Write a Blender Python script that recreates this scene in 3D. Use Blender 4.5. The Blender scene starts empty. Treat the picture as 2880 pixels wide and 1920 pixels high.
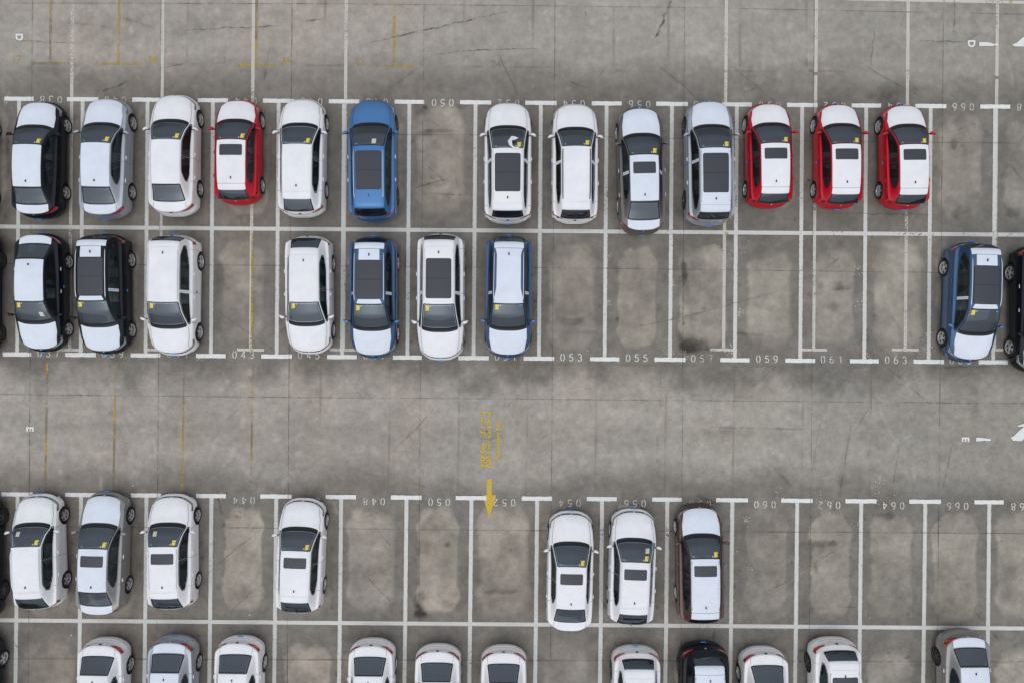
import bpy, math, random
import numpy as np
from mathutils import Vector, Matrix, noise as mnoise

random.seed(7); rng = np.random.default_rng(11)
R = math.radians
SC = bpy.context.scene
COL = SC.collection
H, FPX = 29.0, 2039.0            # camera height (m) and focal length measured on the 2880 px wide photograph
TILT = R(-0.46)

def at(px, py, z=0.0):
    k = (H - z) / FPX
    return ((px - 1440) * k, (960 - py) * k)

# ------------------------------------------------------------------ helpers
def mesh_of(name, verts, faces, mats=(), fmat=None, smooth=True):
    me = bpy.data.meshes.new(name)
    me.from_pydata([tuple(map(float, v)) for v in verts], [], faces)
    for m in mats: me.materials.append(m)
    if fmat is not None:
        me.polygons.foreach_set('material_index', fmat)
    if smooth: me.polygons.foreach_set('use_smooth', [True] * len(me.polygons))
    me.update()
    return me

def link(name, data, parent=None, loc=None):
    o = bpy.data.objects.new(name, data); COL.objects.link(o)
    if parent is not None: o.parent = parent
    if loc is not None: o.location = loc
    return o

def tag(o, label=None, cat=None, group=None, kind=None):
    if label: o['label'] = label
    if cat: o['category'] = cat
    if group: o['group'] = group
    if kind: o['kind'] = kind
    return o

class MB:
    """collects geometry for ONE mesh"""
    def __init__(s): s.v = []; s.f = []; s.m = []
    def add(s, verts, faces, mi=0):
        b = len(s.v); s.v += [tuple(v) for v in verts]
        s.f += [tuple(b + i for i in f) for f in faces]
        s.m += [mi] * len(faces) if isinstance(mi, int) else list(mi)
    def box(s, c, d, mi=0, taper=1.0, bev=0.0):
        x, y, z = c; a, b, h = d[0] / 2, d[1] / 2, d[2] / 2
        k = bev
        if k <= 0:
            V = [(x + i * a * (taper if q > 0 else 1), y + j * b * (taper if q > 0 else 1), z + q * h) for q in (-1, 1) for i, j in ((-1, -1), (1, -1), (1, 1), (-1, 1))]
            F = [(0, 3, 2, 1), (4, 5, 6, 7), (0, 1, 5, 4), (1, 2, 6, 5), (2, 3, 7, 6), (3, 0, 4, 7)]
            s.add(V, F, mi); return
        rings = []
        for zz, ins in ((-h, k), (-h + k, 0), (h - k, 0), (h, k)):
            t = taper if zz > 0 else 1
            A, B = a * t - ins, b * t - ins
            rr = k
            rings.append([(x - A + rr, y - B, z + zz), (x + A - rr, y - B, z + zz), (x + A, y - B + rr, z + zz), (x + A, y + B - rr, z + zz), (x + A - rr, y + B, z + zz), (x - A + rr, y + B, z + zz), (x - A, y + B - rr, z + zz), (x - A, y - B + rr, z + zz)])
        V = [p for r in rings for p in r]
        F = [(q * 8 + i, q * 8 + (i + 1) % 8, q * 8 + 8 + (i + 1) % 8, q * 8 + 8 + i) for q in range(3) for i in range(8)]
        F += [tuple(range(7, -1, -1)), tuple(range(24, 32))]
        s.add(V, F, mi)
    def sphere(s, c, r, mi=0, nu=12, nv=8, fn=None):
        V = []
        for j in range(nv + 1):
            th = math.pi * j / nv
            for i in range(nu):
                ph = 2 * math.pi * i / nu
                p = [r[0] * math.sin(th) * math.cos(ph), r[1] * math.sin(th) * math.sin(ph), r[2] * math.cos(th)]
                if fn: p = fn(p)
                V.append((c[0] + p[0], c[1] + p[1], c[2] + p[2]))
        F = [(j * nu + i, (j + 1) * nu + i, (j + 1) * nu + (i + 1) % nu, j * nu + (i + 1) % nu) for j in range(nv) for i in range(nu)]
        s.add(V, F, mi)
    def lathe_x(s, prof, mi=0, n=28):
        """prof: list of (x, r) revolved about the X axis"""
        V = [(x, r * math.cos(2 * math.pi * i / n), r * math.sin(2 * math.pi * i / n)) for x, r in prof for i in range(n)]
        F = [(j * n + i, j * n + (i + 1) % n, (j + 1) * n + (i + 1) % n, (j + 1) * n + i) for j in range(len(prof) - 1) for i in range(n)]
        s.add(V, F, mi)
    def tube(s, pts, r, mi=0, n=6, flat=1.0):
        V = []; P = [Vector(p) for p in pts]
        for i, p in enumerate(P):
            t = (P[min(i + 1, len(P) - 1)] - P[max(i - 1, 0)]).normalized()
            a = t.cross(Vector((0, 0, 1)));  a = a.normalized() if a.length > 1e-4 else Vector((1, 0, 0))
            b = a.cross(t).normalized()
            rr = r if not callable(r) else r(i / (len(P) - 1))
            for k in range(n):
                an = 2 * math.pi * k / n
                V.append(p + a * rr * math.cos(an) + b * rr * flat * math.sin(an))
        F = [(i * n + k, i * n + (k + 1) % n, (i + 1) * n + (k + 1) % n, (i + 1) * n + k) for i in range(len(P) - 1) for k in range(n)]
        F += [tuple(range(n - 1, -1, -1)), tuple((len(P) - 1) * n + k for k in range(n))]
        s.add(V, F, mi)
    def mesh(s, name, smooth=True, slots=1):
        me = mesh_of(name, s.v, s.f, [None] * 0, None, smooth)
        for _ in range(slots): me.materials.append(None)
        me.polygons.foreach_set('material_index', s.m)
        return me

# ------------------------------------------------------------------ materials
def mat(name):
    m = bpy.data.materials.new(name); m.use_nodes = True
    return m, m.node_tree, m.node_tree.nodes['Principled BSDF']

def simple(name, col, rough=0.5, metal=0.0, coat=0.0, spec=0.5, var=0.0, coat_rough=0.05, scale=14.0):
    m, nt, b = mat(name)
    b.inputs['Base Color'].default_value = (*col, 1); b.inputs['Roughness'].default_value = rough
    b.inputs['Metallic'].default_value = metal; b.inputs['Coat Weight'].default_value = coat
    b.inputs['Coat Roughness'].default_value = coat_rough
    b.inputs['Specular IOR Level'].default_value = spec
    if var > 0:
        tc = nt.nodes.new('ShaderNodeTexCoord'); n = nt.nodes.new('ShaderNodeTexNoise')
        oi = nt.nodes.new('ShaderNodeObjectInfo'); ad = nt.nodes.new('ShaderNodeVectorMath'); ad.operation = 'ADD'
        nt.links.new(tc.outputs['Object'], ad.inputs[0]); nt.links.new(oi.outputs['Location'], ad.inputs[1])
        n.inputs['Scale'].default_value = scale * 0.12; n.inputs['Detail'].default_value = 8; n.inputs['Roughness'].default_value = 0.72
        nt.links.new(ad.outputs[0], n.inputs['Vector'])
        mx = nt.nodes.new('ShaderNodeMix'); mx.data_type = 'RGBA'
        lo = tuple(c * (1 - var) for c in col); hi = tuple(min(1, c * (1 + var * 0.6)) for c in col)
        mx.inputs[6].default_value = (*lo, 1); mx.inputs[7].default_value = (*hi, 1)
        rp = nt.nodes.new('ShaderNodeMapRange'); rp.inputs[1].default_value = 0.3; rp.inputs[2].default_value = 0.7
        nt.links.new(n.outputs['Fac'], rp.inputs[0]); nt.links.new(rp.outputs[0], mx.inputs[0])
        nt.links.new(mx.outputs[2], b.inputs['Base Color'])
        mr = nt.nodes.new('ShaderNodeMapRange'); mr.inputs[3].default_value = rough * 0.85; mr.inputs[4].default_value = min(1, rough * 1.3)
        nt.links.new(n.outputs['Fac'], mr.inputs[0]); nt.links.new(mr.outputs[0], b.inputs['Roughness'])
    return m

def glass_mat(name, tint, refl=0.06, rough=0.03):
    m = bpy.data.materials.new(name); m.use_nodes = True; nt = m.node_tree; nt.nodes.clear()
    out = nt.nodes.new('ShaderNodeOutputMaterial'); tr = nt.nodes.new('ShaderNodeBsdfTransparent'); gl = nt.nodes.new('ShaderNodeBsdfGlossy')
    tr.inputs[0].default_value = (*tint, 1); gl.inputs['Roughness'].default_value = rough
    gl.inputs['Color'].default_value = (0.74, 0.86, 1, 1)
    fr = nt.nodes.new('ShaderNodeFresnel'); fr.inputs[0].default_value = 1.5
    dust = nt.nodes.new('ShaderNodeBsdfDiffuse'); dust.inputs[0].default_value = (0.26, 0.29, 0.30, 1)
    tc = nt.nodes.new('ShaderNodeTexCoord'); n = nt.nodes.new('ShaderNodeTexNoise'); n.inputs['Scale'].default_value = 2.2; n.inputs['Detail'].default_value = 6
    mr = nt.nodes.new('ShaderNodeMapRange'); mr.inputs[1].default_value = 0.3; mr.inputs[2].default_value = 0.75; mr.inputs[3].default_value = 0.02; mr.inputs[4].default_value = 0.05
    nt.links.new(tc.outputs['Object'], n.inputs['Vector']); nt.links.new(n.outputs['Fac'], mr.inputs[0])
    md = nt.nodes.new('ShaderNodeMixShader'); nt.links.new(mr.outputs[0], md.inputs[0]); nt.links.new(tr.outputs[0], md.inputs[1]); nt.links.new(dust.outputs[0], md.inputs[2])
    ad = nt.nodes.new('ShaderNodeMath'); ad.operation = 'MULTIPLY_ADD'; ad.inputs[1].default_value = 1.0; ad.inputs[2].default_value = refl - 0.04; ad.use_clamp = True
    nt.links.new(fr.outputs[0], ad.inputs[0]); mn_ = nt.nodes.new('ShaderNodeMath'); mn_.operation = 'MINIMUM'; mn_.inputs[1].default_value = .24; nt.links.new(ad.outputs[0], mn_.inputs[0]); ad = mn_
    mx = nt.nodes.new('ShaderNodeMixShader'); nt.links.new(ad.outputs[0], mx.inputs[0]); nt.links.new(md.outputs[0], mx.inputs[1]); nt.links.new(gl.outputs[0], mx.inputs[2])
    nt.links.new(mx.outputs[0], out.inputs[0])
    return m

M = {}
M['film'] = simple('film_white', (0.84, 0.85, 0.88), 0.50, var=0.08, spec=0.4)
M['film2'] = simple('film_pale_blue', (0.73, 0.785, 0.88), 0.50, var=0.08, spec=0.45)
M['white'] = simple('paint_white', (0.83, 0.83, 0.845), 0.32, coat=0.6, var=0.04)
M['cream'] = simple('paint_cream_white', (0.80, 0.80, 0.81), 0.32, coat=0.6, var=0.04)
M['silver'] = simple('paint_silver', (0.44, 0.475, 0.53), 0.40, metal=0.6, coat=0.7, var=0.05)
M['grey'] = simple('paint_warm_grey', (0.30, 0.295, 0.285), 0.42, metal=0.5, coat=0.7, var=0.05)
M['bronze'] = simple('paint_bronze', (0.135, 0.122, 0.112), 0.38, metal=0.5, coat=0.8, var=0.06)
M['brown'] = simple('paint_brown', (0.105, 0.050, 0.040), 0.38, metal=0.4, coat=0.8, var=0.06)
M['black'] = simple('paint_black', (0.006, 0.008, 0.013), 0.30, coat=.12, spec=.2, var=0.1)
M['navy'] = simple('paint_navy', (0.006, 0.012, 0.034), 0.30, coat=.12, spec=.2, var=0.1)
M['blue'] = simple('paint_blue', (0.050, 0.190, 0.45), 0.38, metal=0.55, coat=0.9, var=0.06)
M['teal'] = simple('paint_dull_blue', (0.020, 0.080, 0.20), 0.36, metal=0.5, coat=0.9, var=0.06)
M['red'] = simple('paint_red', (0.50, 0.002, 0.018), 0.34, coat=.25, spec=.35, var=0.05)
M['glass'] = glass_mat('tinted_glass', (0.56, 0.61, 0.68), 0.115)
M['rearglass'] = glass_mat('rear_glass', (0.22, 0.24, 0.29), 0.12)
M['sideglass'] = glass_mat('side_glass', (0.52, 0.58, 0.58), 0.035)
M['frit'] = simple('black_glass_border', (0.010, 0.012, 0.016), 0.35, spec=.35)
M['roofglass'] = simple('dark_roof_glass', (0.030, 0.035, 0.048), 0.38, spec=0.6, var=0.08)
M['trim'] = simple('black_plastic', (0.014, 0.014, 0.016), 0.6)
M['tyre'] = simple('tyre_rubber', (0.013, 0.013, 0.014), 0.8, var=0.2)
M['disc'] = simple('wheel_recess', (0.018, 0.018, 0.02), 0.7)
M['rim'] = simple('alloy_rim', (0.72, 0.72, 0.74), 0.35, metal=0.6, var=0.05)
M['darkrim'] = simple('dark_alloy_rim', (0.13, 0.13, 0.14), 0.3, metal=0.8)
M['chrome'] = simple('chrome', (0.75, 0.76, 0.78), 0.16, metal=1.0)
M['lamp'] = simple('headlamp_lens', (0.20, 0.21, 0.23), 0.12, metal=0.5, coat=1.0)
M['lampline'] = simple('headlamp_strip', (0.75, 0.77, 0.8), 0.2, metal=0.5)
M['tail'] = simple('tail_lamp_red', (0.33, 0.006, 0.012), 0.12, coat=1.0)
M['tailbright'] = simple('tail_lamp_bright_red', (0.75, 0.012, 0.018), 0.15, coat=1.0)
M['interior'] = simple('cabin_plastic', (0.022, 0.024, 0.026), 0.8, var=0.25)
M['seat'] = simple('seat_cover', (0.19, 0.215, 0.205), 0.4, var=0.35)
M['note'] = simple('yellow_note', (0.76, 0.62, 0.015), 0.6)
M['noteprint'] = simple('note_print', (0.72, 0.68, 0.55), 0.6)
M['notered'] = simple('note_red', (0.5, 0.05, 0.02), 0.6)
M['card'] = simple('cream_card', (0.62, 0.60, 0.50), 0.6)
M['green'] = simple('green_sticker', (0.06, 0.42, 0.22), 0.5)
M['cyan'] = simple('blue_sticker', (0.08, 0.36, 0.52), 0.5)
M['tagblue'] = simple('blue_foam', (0.03, 0.25, 0.72), 0.6)

# ------------------------------------------------------------------ car surface
def gauss(a, s):
    n = int(3 * s + 1); k = np.exp(-0.5 * (np.arange(-n, n + 1) / s) ** 2); k /= k.sum()
    p = np.pad(a, n, mode='reflect', reflect_type='odd')
    return np.convolve(p, k, mode='valid')

class Body:
    def __init__(s, st, L, W, H_, yw, zbot=0.19, wr=0.325):
        s.L, s.W, s.Ht, s.yw, s.wr = L, W, H_, yw, wr
        st = np.array(st, float); st[:, 6] += np.where(st[:, 7] >= .8, .035 if H_ > 1.6 else .018, 0)       # y z ws zs bow ar ag g crown
        u = np.r_[0, np.cumsum(np.hypot(np.diff(st[:, 0]), np.diff(st[:, 1])))]
        n = int(u[-1] / 0.032); uu = np.linspace(0, u[-1], n)
        D = np.array([gauss(np.interp(uu, u, st[:, k]), 1.6) for k in range(9)])
        D[0] = np.minimum.accumulate(D[0] - np.arange(n) * 1e-6)
        s.D = D; s.yc = D[0]; s.n = n
        nc = s.nc = 37
        cs = s.cs = np.linspace(0, 1, nc)
        P = np.zeros((n, nc, 3))
        for i in range(n):
            y, z, ws, zs, bow, ar, ag, g, cr = D[:, i]
            x = np.where(cs < .5, ar * cs / .5, np.where(cs < .8, ar + (ag - ar) * (cs - .5) / .3, ag + (ws - ag) * (cs - .8) / .2))
            a = x / ws
            zh = zs + (z - zs) * (1 - a ** 3.2)
            zb = zs + .025
            zk = np.where(cs < .5, z - cr * (x / ar) ** 2.2, np.where(cs < .8, (z - cr) + (zb - z + cr) * (cs - .5) / .3, zb + (zs - zb) * ((cs - .8) / .2) ** 1.6))
            zz = zh * (1 - g) + zk * g
            if y > 0: zz = zz + .011 * (1 - g) * np.exp(-((x - (.47 + .20 * (1 - abs(y - L * .27) / L))) / .03) ** 2) - .006 * (1 - g) * np.exp(-((x - .0) / .5) ** 8)
            for _ in range(3):
                for A in (x, zz):
                    q = A.copy(); q[1:-1] = .25 * A[:-2] + .5 * A[1:-1] + .25 * A[2:]; A[:] = q
            P[i, :, 0] = x; P[i, :, 2] = zz; P[i, :, 1] = y - bow * np.abs(x / ws) ** 3.0
        s.P = P
        # skirt half ring: front centre -> right side -> rear centre
        ring = np.vstack([P[0, :], P[1:-1, -1], P[-1, ::-1]])
        d = np.r_[0, np.cumsum(np.linalg.norm(np.diff(ring, axis=0), axis=1))]
        m = int(d[-1] / 0.045); ss = s.ss = np.linspace(0, d[-1], m)
        rg = np.stack([np.interp(ss, d, ring[:, k]) for k in range(3)], 1)
        t = np.gradient(rg, axis=0); nx, ny = -t[:, 1], t[:, 0]
        nx = gauss(nx, 2.5); ny = gauss(ny, 2.5); nx[0] = nx[-1] = 0
        q = np.hypot(nx, ny); nx /= q; ny /= q
        if nx[m // 2] < 0: nx, ny = -nx, -ny
        V = s.vs = np.linspace(0, 1, 17)
        dside = np.interp(V, [0, .12, .3, .5, .75, .9, 1], [0, .03, .045, .040, .046, .03, -.04])
        dfr = np.interp(V, [0, .15, .30, .38, .55, .75, .9, 1], [0, .028, .045, .10, .115, .112, .09, .0])
        dre = np.interp(V, [0, .15, .38, .45, .58, .85, 1], s.rear if hasattr(s, 'rear') else [0, .015, .03, .075, .085, .07, 0])
        wf = np.clip(ny, 0, 1) ** 1.3; wb = np.clip(-ny, 0, 1) ** 1.3
        wf = gauss(wf, 2); wb = gauss(wb, 2)
        S = np.zeros((m, 17, 3))
        for j, v in enumerate(V):
            dd = dside[j] * (1 - wf - wb) + dfr[j] * wf + dre[j] * wb
            S[:, j, 0] = np.maximum(rg[:, 0] + nx * dd, 0); S[:, j, 1] = rg[:, 1] + ny * dd
            S[:, j, 2] = rg[:, 2] + (zbot - rg[:, 2]) * v
        S[0, :, 0] = 0; S[-1, :, 0] = 0
        s.S = S; s.m = m; s.nx, s.ny = nx, ny
    def ib(s, y): return np.interp(-y, -s.yc, np.arange(s.n))
    def ev(s, ib, c):
        i = min(max(ib, 0), s.n - 1.0001); j = min(abs(c) * (s.nc - 1), s.nc - 1.0001)
        a, b = int(i), int(j); fa, fb = i - a, j - b; P = s.P
        p = (P[a, b] * (1 - fa) + P[a + 1, b] * fa) * (1 - fb) + (P[a, b + 1] * (1 - fa) + P[a + 1, b + 1] * fa) * fb
        return np.array([p[0] if c >= 0 else -p[0], p[1], p[2]])
    def nrm(s, ib, c):
        e = .4; f = .012
        du = s.ev(max(ib - e, 0), c) - s.ev(min(ib + e, s.n - 1), c); dv = s.ev(ib, min(c + f, 1) ) - s.ev(ib, max(c - f, -1))
        n = np.cross(dv, du); n = n / (np.linalg.norm(n) + 1e-9)
        return n if n[2] >= 0 else -n
    def pt(s, y, c, off, real=False):
        ib = s.ib(y)
        if real:
            for _ in range(4):
                p = s.ev(ib, c); ib = s.ib(np.interp(ib, np.arange(s.n), s.yc) + (y - p[1]))
        return s.ev(ib, c) + s.nrm(ib, c) * off
    def c_of_x(s, y, x):
        ib = s.ib(y); i = int(min(ib, s.n - 1)); return float(np.interp(x, s.P[i, :, 0], s.cs))
    def patch(s, y0, y1, clo, chi, r=.05, off=.004, border=0., real=False, step=.05, rim=True, ends=(True, True), mb=None, mi=(0, 1), byend=None):
        """grid patch on the upper surface from y0 (front) to y1 (rear); clo/chi: signed c, number or f(t)"""
        f0 = clo if callable(clo) else (lambda t: clo); f1 = chi if callable(chi) else (lambda t: chi)
        Ly = abs(y0 - y1)
        def lines(L, bA, bB):
            n = max(2, int((L - bA - bB) / step)); a = list(np.linspace(bA, L - bB, n + 1))
            if bA > 0: a = [0, bA * .5] + a
            if bB > 0: a = a + [L - bB * .5, L]
            return a
        by = byend or (border, border)
        rows = lines(Ly, by[0], by[1])
        if r > 0: rows = sorted(set([round(q, 5) for q in rows] + [round(r * (1 - math.cos(R(a))), 5) for a in (0, 25, 50, 72) if ends[0]] + [round(Ly - r * (1 - math.cos(R(a))), 5) for a in (0, 25, 50, 72) if ends[1]]))
        ymid = (y0 + y1) / 2
        V = []; info = []
        pm = s.pt(ymid, f0(.5), 0, real); pM = s.pt(ymid, f1(.5), 0, real); Lx = float(np.linalg.norm(pM - pm))
        if f0(.5) < 0 < f1(.5): Lx = 2 * abs(pM[0]) if abs(f0(.5) + f1(.5)) < 1e-6 else Lx
        cols = lines(Lx, border, border); cols = [q / Lx for q in cols]
        for d in rows:
            t = d / Ly; y = y0 + (y1 - y0) * t; a, b = f0(t), f1(t)
            ins = 0
            for en, dd in ((ends[0], d), (ends[1], Ly - d)):
                if en and dd < r: ins = max(ins, r - math.sqrt(max(0, r * r - (r - dd) ** 2)))
            k = (b - a) * ins / max(Lx, .1)
            for e in cols:
                c = (a + k) + (b - a - 2 * k) * e
                V.append(s.pt(y, c, off, real))
            info.append(d)
        nr, nk = len(rows), len(cols)
        F = []; Mi = []
        for i in range(nr - 1):
            for j in range(nk - 1):
                F.append((i * nk + j, (i + 1) * nk + j, (i + 1) * nk + j + 1, i * nk + j + 1))
                edge = border > 0 and ((rows[i] + rows[i + 1]) / 2 < by[0] or (rows[i] + rows[i + 1]) / 2 > Ly - by[1] or (cols[j] + cols[j + 1]) / 2 * Lx < border or (cols[j] + cols[j + 1]) / 2 * Lx > Lx - border)
                Mi.append(mi[1] if edge else mi[0])
        out = mb or MB(); out.add(V, F, Mi)
        return out
    def spt(s, sv, v, off, side=1):
        i = min(max(sv / s.ss[-1] * (s.m - 1), 0), s.m - 1.0001); j = min(max(v * 16, 0), 15.9999)
        a, b = int(i), int(j); fa, fb = i - a, j - b; S = s.S
        p = (S[a, b] * (1 - fa) + S[a + 1, b] * fa) * (1 - fb) + (S[a, b + 1] * (1 - fa) + S[a + 1, b + 1] * fa) * fb
        nx = s.nx[a] * (1 - fa) + s.nx[a + 1] * fa; ny = s.ny[a] * (1 - fa) + s.ny[a + 1] * fa
        return np.array([side * (p[0] + nx * off), p[1] + ny * off, p[2] + off * .4])
    def s_of_y(s, y): 
        half = (np.abs(s.nx) > .5); idx = np.where(half)[0]
        return float(np.interp(-y, -s.S[idx, 8, 1], s.ss[idx]))
    def s_of_x(s, x, front=True):
        k = s.m // 3
        return float(np.interp(x, s.S[:k, 4, 0], s.ss[:k])) if front else float(np.interp(x, s.S[::-1][:k, 4, 0], s.ss[::-1][:k]))
    def spatch(s, s0, s1, v0, v1, side=1, off=.005, mb=None, mi=0, step=.04):
        f0 = v0 if callable(v0) else (lambda t: v0); f1 = v1 if callable(v1) else (lambda t: v1)
        n = max(2, int(abs(s1 - s0) / step)); k = 4; V = []
        for i in range(n + 1):
            t = i / n
            for j in range(k + 1): V.append(s.spt(s0 + (s1 - s0) * t, f0(t) + (f1(t) - f0(t)) * j / k, off, side))
        F = [(i * (k + 1) + j, i * (k + 1) + j + 1, (i + 1) * (k + 1) + j + 1, (i + 1) * (k + 1) + j) for i in range(n) for j in range(k)]
        out = mb or MB(); out.add(V, F, mi); return out

def stations(kind, L, W, Ht, cowl, rf, rr, gb, ss=None, se=None, suv=False):
    F = L / 2; hw = W / 2 - .045; dz = .085 if suv else 0; xr = .60 if suv else .565
    S = [  # y z ws zs bow ar ag g crown
        (F - .115, .69 + dz, hw * .90, .655 + dz, .32, .50, .68, 0, .02),
        (F - .18, .755 + dz, hw * .915, .685 + dz, .34, .52, .70, 0, .02),
        (F - .42, .865 + dz, hw * .955, .745 + dz, .30, .60, .74, 0, .02),
        ((F - .42 + cowl) / 2, .93 + dz, hw * .98, .80 + dz, .24, .67, .76, 0, .02),
        (cowl + .10, .972 + dz, hw, .86 + dz, .225, .725, .78, 0, .02),
        (cowl, .985 + dz, hw, .875 + dz, .225, .735, .785, .8, .02),
        (cowl - .07, 1.02 + dz, hw, .88 + dz, .22, .73, .785, 1, .025),
        (rf + .45, Ht - .205 + dz * .1, hw, .895 + dz, .13, .665, .77, 1, .03),
        (rf + .08, Ht - .075, hw, .905 + dz, .115, xr + .015, .755, 1, .035),
        (rf - .02, Ht - .045, hw, .91 + dz, .10, xr, .75, 1, .04),
        (rf - .40, Ht - .012, hw, .92 + dz, .035, xr + .005, .745, 1, .045),
        ((rf + rr) / 2 - .1, Ht, hw, .93 + dz, .0, xr, .74, 1, .05)]
    if kind == 'sedan':
        S += [(rr + .35, Ht - .02, hw, .945, -.03, xr - .005, .735, 1, .05),
              (rr + .05, Ht - .055, hw, .955, -.08, xr - .01, .73, 1, .045),
              (rr - .05, Ht - .09, hw, .96, -.09, xr - .005, .73, 1, .04),
              ((rr + gb) / 2, (Ht + 1.07) / 2 - .06, hw * .99, .97, -.09, .60, .725, 1, .03),
              (gb + .02, 1.075, hw * .98, .98, -.15, .655, .72, 1, .02),
              (gb - .04, 1.055, hw * .975, .98, -.13, .66, .72, .3, .02),
              (gb - .12, 1.048, hw * .97, .98, -.15, .66, .72, 0, .02),
              (-F + .155, 1.035, hw * .93, .97, -.24, .62, .70, 0, .02),
              (-F + .11, 1.00, hw * .90, .945, -.27, .60, .68, 0, .02)]
    else:
        zg = 1.02 + dz * 1.4
        S += [(rr + .25, Ht - .02, hw, .95 + dz, -.02, xr - .005, .735, 1, .05),
              (ss, Ht - .045, hw, .96 + dz, -.04, xr - .015, .73, 1, .045),
              (se + .03, Ht - .075, hw * .99, .965 + dz, -.07, xr - .03, .725, 1, .04),
              (se - .02, Ht - .12, hw * .99, .965 + dz, -.08, xr - .03, .72, 1, .03),
              ((se + gb) / 2, (Ht - .12 + zg) / 2 + .03, hw * .975, .965 + dz, -.12, xr + .0, .71, 1, .03),
              (gb, zg, hw * .95, .955 + dz, -.17, xr + .04, .70, 1, .02),
              (gb - .035, zg - .035, hw * .94, .945 + dz, -.19, xr + .04, .69, .3, .02),
              (-F + .085, .95 + dz * .7, hw * .91, .90 + dz * .7, -.24, .58, .67, 0, .02)]
    return S

def build_body_mesh(B, name, holes, gaps):
    """holes: f(yc, yreal, c)->bool on the upper grid; body = upper sheet + skirt + arches + floor"""
    mb = MB(); P = B.P; n, nc = B.n, B.nc
    full = np.concatenate([P[:, :0:-1] * np.array([-1, 1, 1]), P], axis=1); W2 = full.shape[1]
    V = full.reshape(-1, 3).tolist(); F = []
    cfull = np.r_[-B.cs[:0:-1], B.cs]
    for i in range(n - 1):
        yc = (B.yc[i] + B.yc[i + 1]) / 2
        for j in range(W2 - 1):
            c = (cfull[j] + cfull[j + 1]) / 2
            yr = (full[i, j, 1] + full[i + 1, j + 1, 1]) / 2
            if holes(yc, yr, abs(c)): continue
            a = i * W2 + j; F.append((a, a + W2, a + W2 + 1, a + 1))
    mb.add(V, F, 0)
    for side in (1, -1):
        S = B.S.copy(); kill = np.zeros(S.shape[:2], bool)
        Ra = B.wr + .045
        for yw in B.yw:
            d = np.hypot(S[:, :, 1] - yw, S[:, :, 2] - B.wr); on = (np.abs(B.nx)[:, None] > .35) & (d < Ra)
            near = on & (d > Ra - .035)
            k = Ra / np.maximum(d, 1e-4)
            S[:, :, 1] = np.where(near, yw + (S[:, :, 1] - yw) * k, S[:, :, 1]); S[:, :, 2] = np.where(near, B.wr + (S[:, :, 2] - B.wr) * k, S[:, :, 2])
            kill |= on & ~near
        S[:, :, 0] *= side
        m = B.m; V = S.reshape(-1, 3).tolist(); F = []
        for i in range(m - 1):
            for j in range(16):
                q = ((i, j), (i, j + 1), (i + 1, j + 1), (i + 1, j))
                if any(kill[a] for a in q): continue
                f = tuple(a * 17 + b for a, b in q); F.append(f if side > 0 else f[::-1])
        mb.add(V, F, 0)
        # wheel wells
        for yw in B.yw:
            nn = 20; V = []; x1 = B.W / 2 - .03; x0 = .5
            for a in range(nn + 1):
                an = R(-25) + R(230) * a / nn
                for x in (x0, x1): V.append((side * x, yw + Ra * math.cos(an), B.wr + Ra * math.sin(an)))
            V.append((side * x0, yw, B.wr)); c = len(V) - 1
            F = [(2 * a, 2 * a + 1, 2 * a + 3, 2 * a + 2) for a in range(nn)] + [(2 * a, 2 * a + 2, c) for a in range(nn)]
            mb.add(V, F, 1)
    # floor pan
    b = B.S[:, -1]; ringv = [(x * sd, y, .19) for sd in (1, -1) for x, y, z in (b if sd > 0 else b[::-1])]
    inner = [(min(max(x, -.52), .52), y * .97, .19) for x, y, z in ringv]
    mb.add(inner, [tuple(range(len(inner)))], 1)
    # shut lines
    for g in gaps: g(B, mb)
    me = mb.mesh(name, slots=2)
    return me

def wheel_meshes(r=.325, w=.215, spokes=10):
    t = MB(); t.lathe_x([(-.0, r * .70), (.0 + .005, r * .72), (.012, r * .86), (.004, r * .95), (-.02, r * .99), (-w + .02, r * .99), (-w, r * .9), (-w, r * .6)], n=36)
    d = MB(); d.lathe_x([(-.05, .001), (-.05, r * .66), (-.03, r * .70), (-w + .02, r * .70), (-w + .02, .001)], n=28)
    k = MB()
    k.lathe_x([(-.05, r * .62), (-.004, r * .655), (.003, r * .70), (-.006, r * .725)], n=36)
    k.lathe_x([(.0, .001), (-.002, .035), (-.012, .05), (-.03, .055)], n=18)
    for i in range(spokes):
        a = 2 * math.pi * (i + (.22 if i % 2 else -.22) * 1.0) / spokes
        ca, sa = math.cos(a), math.sin(a); V = []
        for rr, hw_, x in ((.03, .016, -.006), (r * .35, .013, -.004), (r * .64, .017, -.002), (r * .64, .017, -.03), (r * .35, .013, -.035), (.03, .016, -.035)):
            for sg in (-1, 1): V.append((x, rr * ca - sg * hw_ * sa, rr * sa + sg * hw_ * ca))
        F = [(0, 1, 3, 2), (2, 3, 5, 4), (4, 5, 7, 6), (6, 7, 9, 8), (8, 9, 11, 10), (0, 2, 10), (2, 8, 10), (2, 4, 6), (2, 6, 8), (1, 11, 3), (3, 11, 9), (3, 7, 5), (3, 9, 7)]
        k.add(V, F)
    return t.mesh('tyre'), d.mesh('wheel'), k.mesh('rim', smooth=False)

def mirror_mesh(side):
    mb = MB()
    def fn(p):
        x, y, z = p
        y = y * (1.0 if y > 0 else .45); k = (x + .12) / .24
        return (x, y - .055 * k * k - .01, z * (1 - .25 * k) )
    mb.sphere((.12, 0, .03), (.118, .085, .075), 0, 14, 10, fn)
    mb.v = [(x * side, y, z) for x, y, z in mb.v]
    n0 = len(mb.f); 
    b = MB(); b.box((.01, -.015, -.03), (.08, .05, .03), 1, bev=.006); b.box((.125, -.05, .03), (.17, .012, .10), 1, bev=.004)
    mb.add([(x * side, y, z) for x, y, z in b.v], b.f, 1)
    return mb.mesh('wing_mirror', slots=2)

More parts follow.
